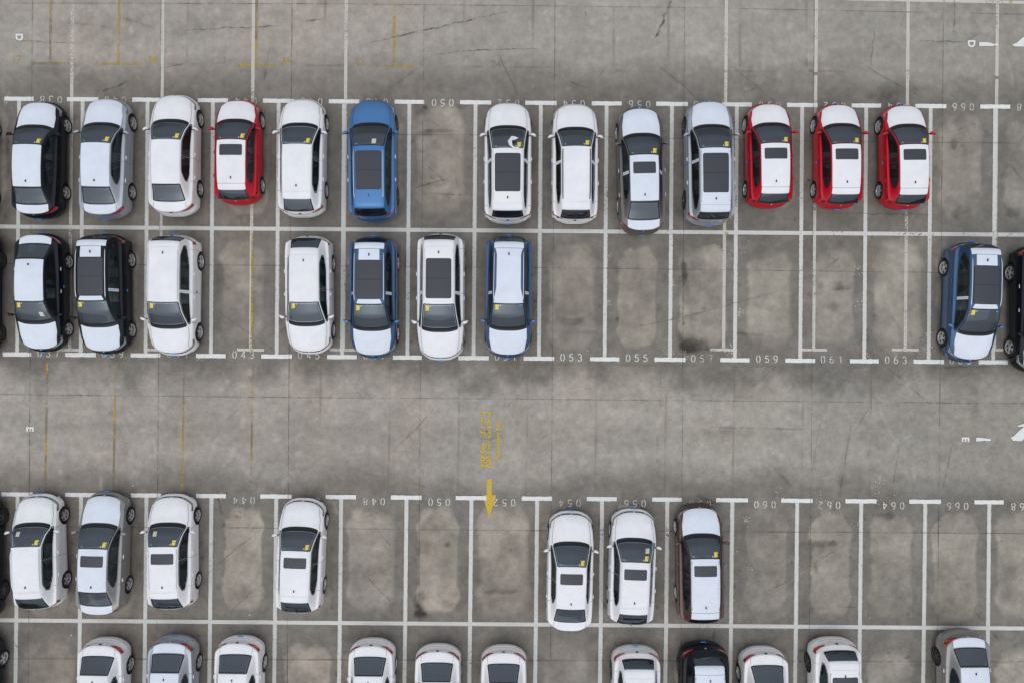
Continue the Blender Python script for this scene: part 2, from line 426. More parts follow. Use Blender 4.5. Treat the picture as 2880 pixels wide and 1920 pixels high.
def cabin_mesh(B, cowl, rf, rear, suv):
    mb = MB(); dz = .12 if suv else 0
    y0, y1 = cowl - .05, rear
    mb.box((0, (y0 + y1) / 2, .40), (1.44, y0 - y1, .04), 0)
    for sx in (-1, 1): mb.box((sx * .735, (y0 + y1) / 2, .64), (.03, y0 - y1, .48), 0)
    mb.box((0, cowl - .10, .64), (1.28, .06, .44), 0)
    mb.box((0, cowl - .34, .79 + dz), (1.34, .44, .18), 0, bev=.05)           # dashboard
    mb.box((0, cowl - .44, .62), (.26, .7, .36), 0, bev=.04)
    pts = [(-.36 + .18 * math.cos(a), cowl - .62 + .05 * math.sin(a), .86 + dz + .17 * math.sin(a)) for a in np.linspace(0, 2 * math.pi, 19)]
    mb.tube(pts, .017, 0, 6)
    mb.box((0, rear + .02, .82 + dz), (1.40, .42, .05), 0, bev=.02)                  # parcel shelf
    me = mb.mesh('cabin')
    s = MB()
    s.box((0, 0, .52 + dz), (.50, .52, .16), 0, bev=.05)
    V0 = len(s.v)
    s.box((0, -.30, .80 + dz), (.48, .15, .56), 0, taper=.86, bev=.05)
    s.box((0, -.36, 1.13 + dz), (.26, .10, .16), 0, bev=.04)
    for i in range(V0, len(s.v)):
        x, y, z = s.v[i]; s.v[i] = (x, y - (z - .55 - dz) * .28, z)
    b = MB()
    b.box((0, 0, .52 + dz), (1.24, .46, .16), 0, bev=.05); V0 = len(b.v)
    b.box((0, -.26, .78 + dz), (1.22, .14, .52), 0, taper=.95, bev=.05)
    for x in (-.34, .34): b.box((x, -.29, 1.08 + dz), (.24, .09, .13), 0, bev=.035)
    for i in range(V0, len(b.v)):
        x, y, z = b.v[i]; b.v[i] = (x, y - (z - .55 - dz) * .25, z)
    return me, s.mesh('front_seat'), b.mesh('rear_seat')

MODELS = {}
WH = wheel_meshes(); WHD = wheel_meshes(spokes=14)
MIR = {1: mirror_mesh(1), -1: mirror_mesh(-1)}
hb = MB(); hb.sphere((0, 0, 0), (.018, .085, .016), 0, 10, 8); HANDLE = hb.mesh('door_handle')
fb = MB()
fb.add([(-.026, -.045, -.004), (.026, -.045, -.004), (.022, .05, -.004), (-.022, .05, -.004), (-.006, -.04, .06), (.006, -.04, .06), (.003, -.005, .045), (-.003, -.005, .045)], [(0, 1, 5, 4), (1, 2, 6, 5), (2, 3, 7, 6), (3, 0, 4, 7), (4, 5, 6, 7), (3, 2, 1, 0)])
FIN = fb.mesh('antenna')
bb = MB(); bb.box((0, 0, 0), (.04, .09, .06), 0, bev=.012); DOORTAG = bb.mesh('door_guard')
bb = MB(); bb.box((0, 0, 0), (.22, .035, .04), 0, bev=.008); BUMPTAG = bb.mesh('bumper_guard')
bb = MB(); bb.sphere((0, 0, 0), (.055, .02, .055), 0, 16, 6); BADGE = bb.mesh('badge')

def make_model(key, kind, L, W, Ht, cowl, rf, rr, gb, yw, ss=None, se=None, suv=False, pillar_film=False):
    st = stations(kind, L, W, Ht, cowl, rf, rr, gb, ss, se, suv)
    Body.rear = [0, .012, .022, .105, .118, .09, 0] if kind == 'sedan' else [0, .02, .045, .10, .11, .08, 0]
    wr = .35 if suv else .325
    B = Body(st, L, W, Ht, yw, wr=wr); F = L / 2
    D = {'B': B, 'parts': {}, 'L': L, 'W': W}; pr = D['parts']
    yA = cowl - .16; yB = (rr + .12) if kind == 'sedan' else (se + .22)
    if suv: yB = se + .10
    yP = cowl - 1.46 + (.05 if suv else 0)          # B pillar
    if not suv and kind != 'sedan': yP = cowl - 1.40
    ws0, ws1 = cowl + .03, rf + .0
    rg0, rg1 = (rr - .02, gb + .005) if kind == 'sedan' else (se - .02, gb - .005)
    cw = .49
    def side_lo(a0, a1):
        return lambda t: .525
    def side_hi(t): return .785
    if kind == 'sedan':
        l2 = lambda t: .525 + .13 * max(0, (t - .55) / .45) ** 1.4; h2 = lambda t: .785 - .06 * max(0, (t - .7) / .3)
    else:
        l2 = lambda t: .525 + .10 * max(0, (t - .72) / .28) ** 1.4; h2 = lambda t: .785 - .07 * max(0, (t - .6) / .4)
    def holes(yc, yr, c):
        if ws1 + .05 < yc < ws0 - .17 and c < cw - .05: return True
        if rg1 + .05 < yc < rg0 - .06 and c < cw - .06: return True
        if yP + .07 < yr < yA - .06 and .548 < c < .765: return True
        tt = (yP - .035 - yr) / (yP - .035 - yB)
        if yB + .05 < yr < yP - .07 and l2(tt) + .022 < c < h2(tt) - .02: return True
        return False
    def gap_line(pts, w=.010):
        def g(B_, mb):
            V = []; k = len(pts)
            P_ = [Vector(p) for p in pts(B_)] if callable(pts) else [Vector(p) for p in pts]
            for i, p in enumerate(P_):
                t = (P_[min(i + 1, len(P_) - 1)] - P_[max(i - 1, 0)]).normalized(); nn = Vector((p.x * .4, 0, 1)).normalized() if abs(p.x) < .8 else Vector((1 if p.x > 0 else -1, 0, .25)).normalized()
                a = t.cross(nn).normalized() * w / 2
                V += [p + a, p - a]
            mb.add(V, [(2 * i, 2 * i + 1, 2 * i + 3, 2 * i + 2) for i in range(len(P_) - 1)], 1)
        return g
    gaps = []
    def mk(fn): gaps.append(lambda B_, mb, fn=fn: gap_line_pts(fn(B_), mb))
    def gap_line_pts(P_, mb, w=.009):
        P_ = [Vector(p) for p in P_]; V = []
        for i, p in enumerate(P_):
            t = (P_[min(i + 1, len(P_) - 1)] - P_[max(i - 1, 0)]).normalized()
            nn = Vector((0, 0, 1)) if abs(t.z) < .5 and abs(p.x) < .8 else Vector((1 if p.x > 0 else -1, 0, .35)).normalized()
            a = t.cross(nn).normalized() * w / 2; V += [p + a, p - a]
        mb.add(V, [(2 * i, 2 * i + 1, 2 * i + 3, 2 * i + 2) for i in range(len(P_) - 1)], 1)
    for sd in (1, -1):
        for yy in (cowl - .22, yP, yB + (.05 if kind == 'sedan' else .12)):
            mk(lambda B_, sd=sd, yy=yy: [B_.pt(yy, sd * c, .004, True) for c in (.82, .9, .99)] + [B_.spt(B_.s_of_y(yy), v, .004, sd) for v in (.05, .2, .4, .6, .8)])
        mk(lambda B_, sd=sd: [B_.pt(y, sd * B_.c_of_x(y, x), .006) for y, x in [(y_, .648 + .085 * min(1, 2 * (F - .125 - y_) / (F - .115 - cowl))) for y_ in np.linspace(F - .17, cowl + .05, 9)]])
        if kind == 'sedan':
            mk(lambda B_, sd=sd: [B_.pt(y, sd * B_.c_of_x(y, .622), .006) for y in np.linspace(gb - .06, -F + .14, 5)])
    for v0 in (.40,):
        mk(lambda B_: [B_.spt(q, .42, .006, 1) for q in np.linspace(B_.ss[-1], B_.s_of_x(.60, False), 10)])
        mk(lambda B_: [B_.spt(q, .42, .006, -1) for q in np.linspace(B_.ss[-1], B_.s_of_x(.60, False), 10)])
    gaps_run = gaps
    pr['body'] = (build_body_mesh(B, 'body', holes, gaps_run), ('paint', 'trim'))
    # hood film / hood panel
    hood = B.patch(F - .125, cowl + .04, lambda t: -B.c_of_x(F - .125 + (cowl + .115 - F) * t, .64 + .085 * min(1, t * 2)), lambda t: B.c_of_x(F - .125 + (cowl + .115 - F) * t, .64 + .085 * min(1, t * 2)), r=.05, off=.004, step=.07)
    pr['hood'] = (hood.mesh('hood'), ('hood',))
    pr['windscreen'] = (B.patch(ws0, ws1, -cw, cw, r=.06, off=.005, border=.045, byend=(.16, .035)).mesh('windscreen', slots=2), ('glass', 'frit'))
    pr['rear_window'] = (B.patch(rg0, rg1, -cw, cw, r=.05, off=.005, border=.05, byend=(.05, .04) if kind == 'sedan' else (.02, .05)).mesh('rear_window', slots=2), ('rearglass', 'frit'))
    ry0, ry1 = rf - .01, (rr if kind == 'sedan' else ss)
    pr['roof'] = (B.patch(ry0, ry1, -.48, .48, r=.03, off=.009, step=.05).mesh('roof'), ('roof',))
    pr['roof_edge_film'] = (B.patch(ry0, ry0 - (.17 if suv else .2), lambda t: -.40 + .10 * (1 - t) * 0 + .06 * t, lambda t: .40 - .06 * t, r=.02, off=.004).mesh('roof_film'), ('film',))
    pr['roof_rear_film'] = (B.patch(ry1 + .42, ry1, -.33, .33, r=.01, off=.004).mesh('roof_film'), ('film',))
    def nw(t): a = min(1, t / .32); b = max(0, (t - .86) / .14); return .465 - .085 * a * a * (3 - 2 * a) + .07 * b * b
    pr['roof_narrow'] = (B.patch(ry0, ry1, lambda t: -nw(t), lambda t: nw(t), r=.02, off=.004, step=.06).mesh('roof_film'), ('film',))
    if kind == 'sedan':
        pr['boot_lid'] = (B.patch(gb - .015, -F + .125, lambda t: -B.c_of_x(gb + (-F + .11 - gb) * t, .615 - .0 * t), lambda t: B.c_of_x(gb + (-F + .11 - gb) * t, .615), r=.03, off=.004).mesh('boot_lid'), ('boot',))
    else:
        sp = B.patch(ss - .012, se - .045, lambda t: -.475 - .02 * t, lambda t: .475 + .02 * t, r=.05, off=.012, ends=(False, True), step=.05)
        pr['spoiler'] = (sp.mesh('spoiler'), ('boot',))
    for sd in (1, -1):
        n = 'r' if sd > 0 else 'l'
        lo = (lambda t: sd * .525) if sd > 0 else (lambda t: sd * .785)
        hi = (lambda t: sd * .785) if sd > 0 else (lambda t: sd * .525)
        pr['swf' + n] = (B.patch(yA, yP + .035, lo, hi, r=.03, off=.004, border=.02, real=True, ends=(False, True)).mesh('side_window', slots=2), ('sideglass', 'frit'))
        def taper(t, a, b): 
            k = max(0, (t - .62) / .38)
            return a, b - (b - a) * .80 * k ** 1.5
        if kind == 'sedan':
            l2 = lambda t: .525 + .13 * max(0, (t - .55) / .45) ** 1.4; h2 = lambda t: .785 - .06 * max(0, (t - .7) / .3)
        else:
            l2 = lambda t: .525 + .10 * max(0, (t - .72) / .28) ** 1.4; h2 = lambda t: .785 - .07 * max(0, (t - .6) / .4)
        lo2, hi2 = ((lambda t: l2(t)), (lambda t: h2(t))) if sd > 0 else ((lambda t: -h2(t)), (lambda t: -l2(t)))
        pr['swr' + n] = (B.patch(yP - .035, yB, lo2, hi2, r=.05, off=.004, border=.02, real=True, ends=(False, True)).mesh('side_window', slots=2), ('sideglass', 'frit'))
        lo, hi = (.53, .785) if sd > 0 else (-.785, -.53)
        pb = B.patch(yP + .055, yP + .006, lo, hi, r=0, off=.007, real=True, step=.04)
        B.patch(yP - .006, yP - .055, lo, hi, r=0, off=.007, real=True, step=.04, mb=pb)
        pr['pillar' + n] = (pb.mesh('door_pillar'), ('pillar',))
        # lamps
        s0 = B.s_of_x(.44); s1 = B.s_of_y(F - .66)
        hl = B.spatch(s0, s1, lambda t: .0, lambda t: .10 + .12 * math.sin(math.pi * min(1, .25 + t * .62)), sd, .006, mi=0)
        B.spatch(s0 + .02, s1 - .12, .005, lambda t: .045, sd, .010, mb=hl, mi=1)
        B.spatch(s0 + .12, s1 - .2, .10, lambda t: .13, sd, .010, mb=hl, mi=1)
        pr['headlight' + n] = (hl.mesh('headlight', slots=2), ('lamp', 'lampline'))
        sB = B.s_of_x(.40 if kind == 'sedan' else .48, False); s2 = B.s_of_y(-F + (.42 if kind == 'sedan' else .40))
        hl = B.spatch(sB, s2, lambda t: .02 + .04 * (1 - t), lambda t: .10 + .14 * math.sin(math.pi * min(.5, t)) if kind == 'sedan' else .14 + .14 * t, sd, .007, mi=0)
        B.spatch(sB + (s2 - sB) * .15, sB + (s2 - sB) * .8, .09, lambda t: .12 + .05 * t, sd, .011, mb=hl, mi=1)
        pr['taillight' + n] = (hl.mesh('taillight', slots=2), ('tail', 'tailbright'))
    # grille and lower intake, front
    sg = B.s_of_x(.42); g = MB()
    for sd in (1, -1):
        B.spatch(0, sg, .03, .20, sd, .004, mb=g, mi=0)
        for v in (.05, .13): B.spatch(0, sg, v, v + .014, sd, .010, mb=g, mi=1)
    pr['grille'] = (g.mesh('grille', slots=2), ('trim', 'chrome'))
    g = MB(); sg2 = B.s_of_x(.60)
    for sd in (1, -1): B.spatch(0, sg2, lambda t: .52 + .06 * t, lambda t: .78, sd, .004, mb=g, mi=0); B.spatch(0, sg2 + .06, .80, .82, sd, .012, mb=g, mi=1)
    pr['air_intake'] = (g.mesh('air_intake', slots=2), ('trim', 'chrome'))
    # side sill strip + rear bumper strip
    for sd in (1, -1):
        g = MB()
        B.spatch(B.s_of_y(yw[0] - wr - .1), B.s_of_y(yw[1] + wr + .1), .84, .93, sd, .006, mb=g, mi=0)
        B.spatch(B.s_of_y(yw[0] - wr - .14), B.s_of_y(yw[1] + wr + .14), .80, .822, sd, .009, mb=g, mi=1)
        pr['sill' + ('r' if sd > 0 else 'l')] = (g.mesh('sill_trim', slots=2), ('sill', 'silltop'))
    g = MB(); sr = B.s_of_x(.62, False)
    for sd in (1, -1): B.spatch(B.ss[-1], sr, .80, .97, sd, .006, mb=g)
    pr['rear_valance'] = (g.mesh('rear_valance'), ('trim',))
    g = MB(); sr = B.s_of_x(.26, False)
    for sd in (1, -1): B.spatch(B.ss[-1], sr, .16 if kind == 'sedan' else .22, .34 if kind == 'sedan' else .38, sd, .004, mb=g)
    pr['plate_recess'] = (g.mesh('plate_recess'), ('recess',))
    # wipers + cowl
    for kk, (x0, x1, yy) in enumerate(((-.60, .02, -.10), (.02, .60, -.075))):
        pts = []; g = MB()
        for t in np.linspace(0, 1, 8):
            x = x0 + (x1 - x0) * t; y = cowl + yy + .05 * t
            c = np.sign(x) * B.c_of_x(y, abs(x)); pts.append(B.pt(y, c, .022))
        g.tube(pts, .009, 0, 5)
        pr['wiper%d' % kk] = (g.mesh('wiper'), ('trim',))
    if kind != 'sedan':
        pts = [B.pt(gb + .045 + .04 * t, .02 + (.30 * t), .02) for t in np.linspace(0, 1, 5)]; g = MB(); g.tube(pts, .010, 0, 5)
        pr['rear_wiper'] = (g.mesh('rear_wiper'), ('trim',))
    # roof rails
    for sd in (1, -1):
        n = 'r' if sd > 0 else 'l'; g = MB(); y_0, y_1 = rf - .10, (ss if ss else rr) + .10
        pts = []
        for t in np.linspace(0, 1, 16):
            y = y_0 + (y_1 - y_0) * t; o = .035 * min(1, t * 9, (1 - t) * 9) + .006
            pts.append(B.pt(y, sd * .455, o, True))
        g.tube(pts, .017, 0, 6); pr['rail' + n] = (g.mesh('roof_rail'), ('rail',))
    # roof glass
    def cx(y, x): return B.c_of_x(y, x)
    sy0 = rf - (.20 if kind == 'hatch' else .27)
    pr['sunroof'] = (B.patch(sy0, sy0 - .42, lambda t: -cx(sy0, .43), lambda t: cx(sy0, .43), r=.05, off=.014, real=True, step=.07).mesh('sunroof'), ('roofglass',))
    py0, py1 = rf - .22, rf - 1.65
    g = B.patch(py0, (py0 + py1) / 2 + .008, -cx(py0, .47), cx(py0, .47), r=.06, off=.016, real=True, ends=(True, False), step=.09)
    B.patch((py0 + py1) / 2 - .008, py1, -cx(py0, .47), cx(py0, .47), r=.06, off=.016, real=True, ends=(False, True), step=.09, mb=g)
    B.patch(py0 + .012, py1 - .012, -cx(py0, .485), cx(py0, .485), r=.07, off=.013, real=True, step=.09, mb=g, mi=(1, 1))
    pr['panoramic_roof'] = (g.mesh('panoramic_roof', slots=2), ('roofglass', 'frit'))
    # notes on the windscreen
    g = B.patch(rf + .23, rf + .05, .29, .40, r=0, off=.008, real=True, step=.03)
    B.patch(rf + .165, rf + .12, .31, .36, r=0, off=.010, real=True, step=.03, mb=g, mi=(1, 1)); B.patch(rf + .10, rf + .07, .345, .38, r=0, off=.010, real=True, step=.03, mb=g, mi=(1, 1))
    B.patch(rf + .175, rf + .125, .372, .387, r=0, off=.010, real=True, step=.03, mb=g, mi=(2, 2))
    pr['yellow_note'] = (g.mesh('yellow_note', slots=3), ('note', 'noteprint', 'notered'))
    pr['round_sticker'] = (B.patch(rf + .10, rf + .055, .235, .262, r=.015, off=.008, real=True, step=.02).mesh('round_sticker'), ('noteprint',))
    g = B.patch(rf + .095, rf + .045, -.375, -.345, r=0, off=.008, real=True, step=.03); B.patch(rf + .085, rf + .05, -.40, -.385, r=0, off=.008, real=True, step=.03, mb=g)
    pr['inspection_sticker'] = (g.mesh('inspection_sticker'), ('sticker',))
    pr['card_l'] = (B.patch(cowl - .28, cowl - .44, -.33, -.22, r=.01, off=.008, real=True, step=.05).mesh('paper_card'), ('card',))
    pr['card_r'] = (B.patch(cowl - .32, cowl - .49, .29, .40, r=.01, off=.008, real=True, step=.05).mesh('paper_card'), ('card',))
    pr['card_c'] = (B.patch(rf + .26, rf + .07, .10, .23, r=.01, off=.008, real=True, step=.05).mesh('paper_card'), ('card',))
    g = MB(); p = B.pt(rf + .08, 0, -.02, True); g.box((0, p[1], p[2] - .02), (.16, .10, .04), 0, bev=.015); g.box((0, p[1] - .02, p[2] - .06), (.24, .03, .07), 0, bev=.01)
    pr['inner_mirror'] = (g.mesh('inner_mirror'), ('trim',))
    c, fs, rs = cabin_mesh(B, cowl, rf, yB + .2 if kind == 'sedan' else gb + .25, suv)
    pr['cabin'] = (c, ('interior',)); D['fseat'] = fs; D['rseat'] = rs; D['yP'] = yP
    # badge places
    pf = B.spt(0, .07, .016); D['badge_f'] = tuple(pf); D['badge_r'] = tuple(B.spt(B.ss[-1], .10, .012))
    D['bump_f'] = tuple(B.spt(0, .42, .03)); D['bump_r'] = tuple(B.spt(B.ss[-1], .50, .03))
    fy = (rr + .22) if kind == 'sedan' else ss + .22
    D['fin'] = tuple(B.pt(fy, 0, .012)); 
    D['mir'] = [(sd * (W / 2 - .06), cowl - .34, .98 + (.085 if suv else 0)) for sd in (1, -1)]
    D['handles'] = [tuple(B.spt(B.s_of_y(y), .10, .022, sd)) for sd in (1, -1) for y in (yP + .17, yP - .72)]
    D['doortag'] = [tuple(B.spt(B.s_of_y(yP - .02), .30, .02, sd)) for sd in (1, -1)]
    D['wheels'] = [(sd * (W / 2 - .012), y, wr, sd) for y in yw for sd in (1, -1)]; D['wr'] = wr
    MODELS[key] = D

make_model('sedan', 'sedan', 4.75, 1.80, 1.46, 1.25, .40, -1.26, -1.91, (1.45, -1.27))
make_model('liftback', 'lift', 4.64, 1.79, 1.45, 1.21, .32, -1.55, -2.19, (1.38, -1.25), ss=-1.49, se=-1.72)
make_model('hatch', 'hatch', 4.12, 1.72, 1.44, 1.12, .26, -1.45, -1.965, (1.245, -1.30), ss=-1.42, se=-1.61)
make_model('wagon', 'lift', 4.65, 1.79, 1.50, 1.25, .43, -1.40, -2.19, (1.39, -1.26), ss=-1.38, se=-1.62)
make_model('estate', 'lift', 4.70, 1.80, 1.52, 1.27, .44, -1.68, -2.25, (1.40, -1.28), ss=-1.67, se=-1.92)
make_model('suv', 'lift', 4.75, 1.84, 1.66, 1.30, .32, -1.78, -2.255, (1.43, -1.38), ss=-1.78, se=-1.99, suv=True)
make_model('coupesuv', 'lift', 4.80, 1.86, 1.64, 1.28, .32, -1.60, -2.17, (1.45, -1.40), ss=-1.60, se=-1.86, suv=True)

MODELS['compact'] = MODELS['wagon']
# ------------------------------------------------------------------ place the cars
SEDAN, SUVN = 'parked_sedan', 'parked_suv'
NAMES = {'sedan': ('sedan', 'sedan'), 'liftback': ('liftback_car', 'car'), 'hatch': ('hatchback_car', 'hatchback'), 'wagon': ('station_wagon', 'station wagon'),
         'estate': ('station_wagon', 'station wagon'), 'compact': ('hatchback_car', 'hatchback'), 'suv': ('suv', 'SUV'), 'coupesuv': ('suv', 'SUV')}
def put_car(model, paint, label, x, y, yaw, sy=1.0, roof='plain', hood='film', boot='film', rails=None, notes='yr', sticker='green', tags='', handles='body', rim='rim', pillar=None, fin=True, mirrors=None):
    D = MODELS[model]; nm, cat = NAMES[model]
    root = link(nm, None); root.empty_display_size = .5
    root.location = (x, y, 0); root.rotation_euler = (0, 0, yaw); root.scale = (1, sy, 1)
    tag(root, label, cat, 'new cars parked in the numbered bays')
    P = M[paint]
    white = paint in ('white', 'cream')
    filmm = M['film' if paint in ('white', 'cream', 'red') else 'film2']
    role = {'paint': P, 'hood': filmm if hood == 'film' else P, 'roof': filmm if roof not in ('pano_bare', 'pano', 'pano_film') else P,
            'boot': filmm if boot == 'film' else P, 'film': filmm, 'pillar': filmm, 'rail': M[rails] if rails else None, 'sticker': M['green' if sticker == 'green' else 'cyan'],
            'sill': P if white or paint in ('silver',) else M['trim'], 'silltop': M['chrome'] if paint in ('black', 'silver', 'grey', 'bronze') else P, 'recess': P}
    role['roof'] = filmm if (paint == 'silver' and roof == 'pano') else role['roof']
    def part(key, parent=root, loc=None, name=None):
        me, roles = D['parts'][key]
        o = link(name or me.name.split('.')[0], me, parent, loc)
        for i, r_ in enumerate(roles):
            o.material_slots[i].link = 'OBJECT'; o.material_slots[i].material = role.get(r_) or M[r_]
        return o
    def one(name, me, mats, loc=(0, 0, 0), parent=root, rot=None, scale=None):
        o = link(name, me, parent, loc)
        for i, m_ in enumerate(mats): o.material_slots[i].link = 'OBJECT'; o.material_slots[i].material = m_
        if rot: o.rotation_euler = rot
        if scale: o.scale = scale
        return o
    keys = ['body', 'windscreen', 'rear_window', 'swfr', 'swfl', 'swrr', 'swrl', 'headlightr', 'headlightl', 'taillightr', 'taillightl', 'grille', 'air_intake', 'sillr', 'silll', 'rear_valance', 'plate_recess', 'wiper0', 'wiper1', 'inner_mirror']
    for k in keys: part(k)
    cab = part('cabin')
    for x_ in (-.37, .37): one('front_seat', D['fseat'], [M['seat']], (x_, D['yP'] + .18, 0), cab)
    one('rear_seat', D['rseat'], [M['seat']], (0, D['yP'] - .78, 0), cab)
    part('hood')
    if model == 'sedan': part('boot_lid')
    else: part('spoiler'); part('rear_wiper')
    if roof in ('plain', 'sun', 'pano'): part('roof')
    if roof == 'sun': part('sunroof')
    if roof in ('pano', 'pano_film', 'pano_bare'): part('panoramic_roof')
    if roof == 'pano_film': part('roof_edge_film', name='roof_film'); part('roof_rear_film', name='roof_film')
    if roof == 'narrow': part('roof_narrow', name='roof_film')
    if rails: part('railr'); part('raill')
    role['pillar'] = filmm if pillar else M['frit']; part('pillarr'); part('pillarl')
    if 'y' in notes: part('yellow_note')
    if 'r' in notes: part('round_sticker')
    if sticker: part('inspection_sticker')
    for ch, k in (('L', 'card_l'), ('R', 'card_r'), ('C', 'card_c')):
        if ch in notes: part(k)
    mp = P if not mirrors else M[mirrors]
    for sd, loc in zip((1, -1), D['mir']): one('wing_mirror', MIR[sd], [mp, M['trim']], loc)
    hm = M['chrome'] if handles == 'chrome' else (M['white'] if handles == 'white' else P)
    for loc in D['handles']: one('door_handle', HANDLE, [hm], loc)
    for x_, y_, z_, sd in D['wheels']:
        dark = rim == 'darkrim'; t, d, k = WHD if dark else WH
        s_ = D['wr'] / .325
        w_ = one('wheel', d, [M['disc']], (x_, y_, z_), rot=(R(random.uniform(0, 360)), 0, 0 if sd > 0 else math.pi), scale=(1, s_, s_))
        one('tyre', t, [M['tyre']], parent=w_); one('rim', k, [M[rim]], parent=w_)
    if fin: one('antenna', FIN, [M['trim'] if (paint != 'blue' or roof != 'pano_bare') else P], D['fin'])
    one('badge', BADGE, [M['chrome']], D['badge_f']); one('badge', BADGE, [M['disc'] if white else M['chrome']], D['badge_r'])
    if 'f' in tags: one('bumper_guard', BUMPTAG, [M['tagblue']], D['bump_f'])
    if 'b' in tags: one('bumper_guard', BUMPTAG, [M['tagblue']], D['bump_r'])
    if 'l' in tags: one('door_guard', DOORTAG, [M['tagblue']], D['doortag'][1])
    if 'r' in tags: one('door_guard', DOORTAG, [M['tagblue']], D['doortag'][0])
    return root

ZR = {'sedan': 1.45, 'liftback': 1.44, 'hatch': 1.43, 'wagon': 1.49, 'compact': 1.49, 'estate': 1.51, 'suv': 1.65, 'coupesuv': 1.63}
def car(model, paint, label, cx=None, yf=None, yr=None, row=1, dyaw=0, wx=None, side=1, ywh=None, zr=.62, **kw):
    """cx: roof centre px; yf/yr: front / rear extreme px; row 1,3 face up the picture, 2,4 down; wx: outer wheel px for cars cut by the frame"""
    D = MODELS[model]; up = row in (1, 3); L = D['L']; sy = 1.0
    if cx is not None: X = at(cx, 0, ZR[model])[0]
    else: X = at(wx, 0, .03)[0] - side * (D['W'] / 2)
    if ywh:   # wheel centres px (front, rear)
        a, b = at(0, ywh[0], .33)[1], at(0, ywh[1], .33)[1]; wf, wb = D['wheels'][0][1], D['wheels'][2][1]
        sgn = 1 if up else -1; sy = abs(a - b) / abs(wf - wb); sy = min(max(sy, .96), 1.06); Y = (a + b) / 2 - sgn * (wf + wb) / 2 * sy
    else:
        sgn = 1 if up else -1
        a = at(0, yf, .60)[1] if yf is not None else None; b = at(0, yr, zr)[1] if yr is not None else None
        if a is not None and b is not None:
            sy = abs(a - b) / L; sy = min(max(sy, .955), 1.06); Y = (a + b) / 2
        else: Y = b + sgn * L / 2
    yaw = TILT + R(dyaw) + (0 if up else math.pi)
    return put_car(model, paint, label, X, Y, yaw, sy, **kw)

# row 1 (noses up the picture)
car('sedan', 'navy', 'dark sedan cut off by the frame in the uppermost row', wx=4, ywh=(362, 554), row=1, handles='chrome')
car('sedan', 'black', 'black sedan with white film, nose up, beside a silver sedan without sunroof', cx=72, yf=283, yr=615, dyaw=-.3, notes='yr', rim='rim', tags='b')
car('sedan', 'silver', 'silver sedan without a sunroof, between the black sedan and a white sedan', cx=265, yf=274, yr=616, dyaw=-.3, tags='b', sticker='green', handles='white')
car('sedan', 'cream', 'white sedan standing furthest forward of its row, beside the lone red hatchback', cx=463, yf=264, yr=609, dyaw=.2, sticker='cyan', handles='white', fin=False)
car('hatch', 'red', 'red hatchback with dark sunroof between two white cars', cx=648, yf=278, yr=574, dyaw=.45, roof='sun', sticker='cyan')
car('liftback', 'white', 'white liftback between a red hatchback and an unwrapped blue SUV', cx=833, yf=276, yr=610, dyaw=.1, sticker='cyan', handles='white')
car('suv', 'blue', 'all blue SUV without film, panoramic roof, next to empty bay 050', cx=1035, yf=280, yr=623, dyaw=1.0, roof='pano_bare', hood='paint', boot='paint', rails='chrome', notes='C', sticker='cyan', handles='white', rim='darkrim')
car('suv', 'white', 'white SUV in bay 052 with a torn plastic strip on its windscreen', cx=1428, yf=288, yr=628, roof='pano', boot='film', rails='white', tags='b', pillar=True, handles='white', dyaw=.3)
car('estate', 'white', 'white station wagon with thin black roof rails in bay 054', cx=1622, yf=290, yr=628, rails='trim', tags='l', pillar=True, handles='white', dyaw=.2, fin=False)
car('sedan', 'bronze', 'taupe grey sedan with sunroof, its tail over the centre line behind bay 056', cx=1813, yf=299, yr=661, dyaw=1.6, roof='sun', tags='flb', pillar=True, handles='chrome')
car('suv', 'silver', 'silver SUV with panoramic roof beside the taupe grey sedan', cx=2014, yf=283, yr=633, dyaw=.8, roof='pano', rails='chrome', tags='fbl', pillar=True, handles='white', rim='darkrim')
car('hatch', 'red', 'red hatchback with sunroof parked right beside the silver SUV', cx=2183, yf=288, yr=584, dyaw=.9, roof='sun', sticker='cyan', tags='l')
car('hatch', 'red', 'red hatchback with sunroof standing in the middle of three red hatchbacks', cx=2383, yf=290, yr=586, dyaw=.5, roof='sun', tags='fbl')
car('hatch', 'red', 'red hatchback with sunroof next to empty bay 066', cx=2574, yf=292, yr=587, dyaw=.9, roof='sun', tags='fbl')
# row 2 (noses down the picture)
car('sedan', 'navy', 'navy sedan cut off by the frame beside the black sedan, blue door guard showing', wx=19, ywh=(938, 730), row=2, tags='l', rim='darkrim')
car('sedan', 'black', 'black sedan with white hood, roof and boot film, nose down beside the black SUV', cx=78, yf=989, yr=657, row=2, dyaw=.3, notes='yrL', tags='fbl', handles='chrome')
car('suv', 'black', 'black SUV with panoramic roof between a black sedan and a white SUV', cx=253, yf=995, yr=659.5, row=2, dyaw=.7, roof='pano_film', rails='chrome', tags='fbl', pillar=True)
car('suv', 'cream', 'plain white SUV without roof glass next to empty bay 043', cx=455, yf=1000, yr=662, row=2, dyaw=-.5, rails='white', tags='fbl', pillar=True, sticker='cyan', handles='body')
car('liftback', 'white', 'white liftback with nose over number 045, between empty bay 043 and a blue SUV', cx=853, yf=996, yr=664, row=2, dyaw=.6, sticker='cyan', handles='white', tags='l')
car('suv', 'teal', 'blue SUV with panoramic roof between a white liftback and a white SUV', cx=1037, yf=1006, yr=667, row=2, dyaw=.3, roof='pano_film', rails='chrome', tags='fbl', pillar=True, mirrors='blue')
car('suv', 'white', 'white SUV with panoramic roof standing between two blue SUVs', cx=1233, yf=1013, yr=658, row=2, dyaw=.2, roof='pano', rails='white', tags='fl', pillar=True, sticker='cyan', handles='white')
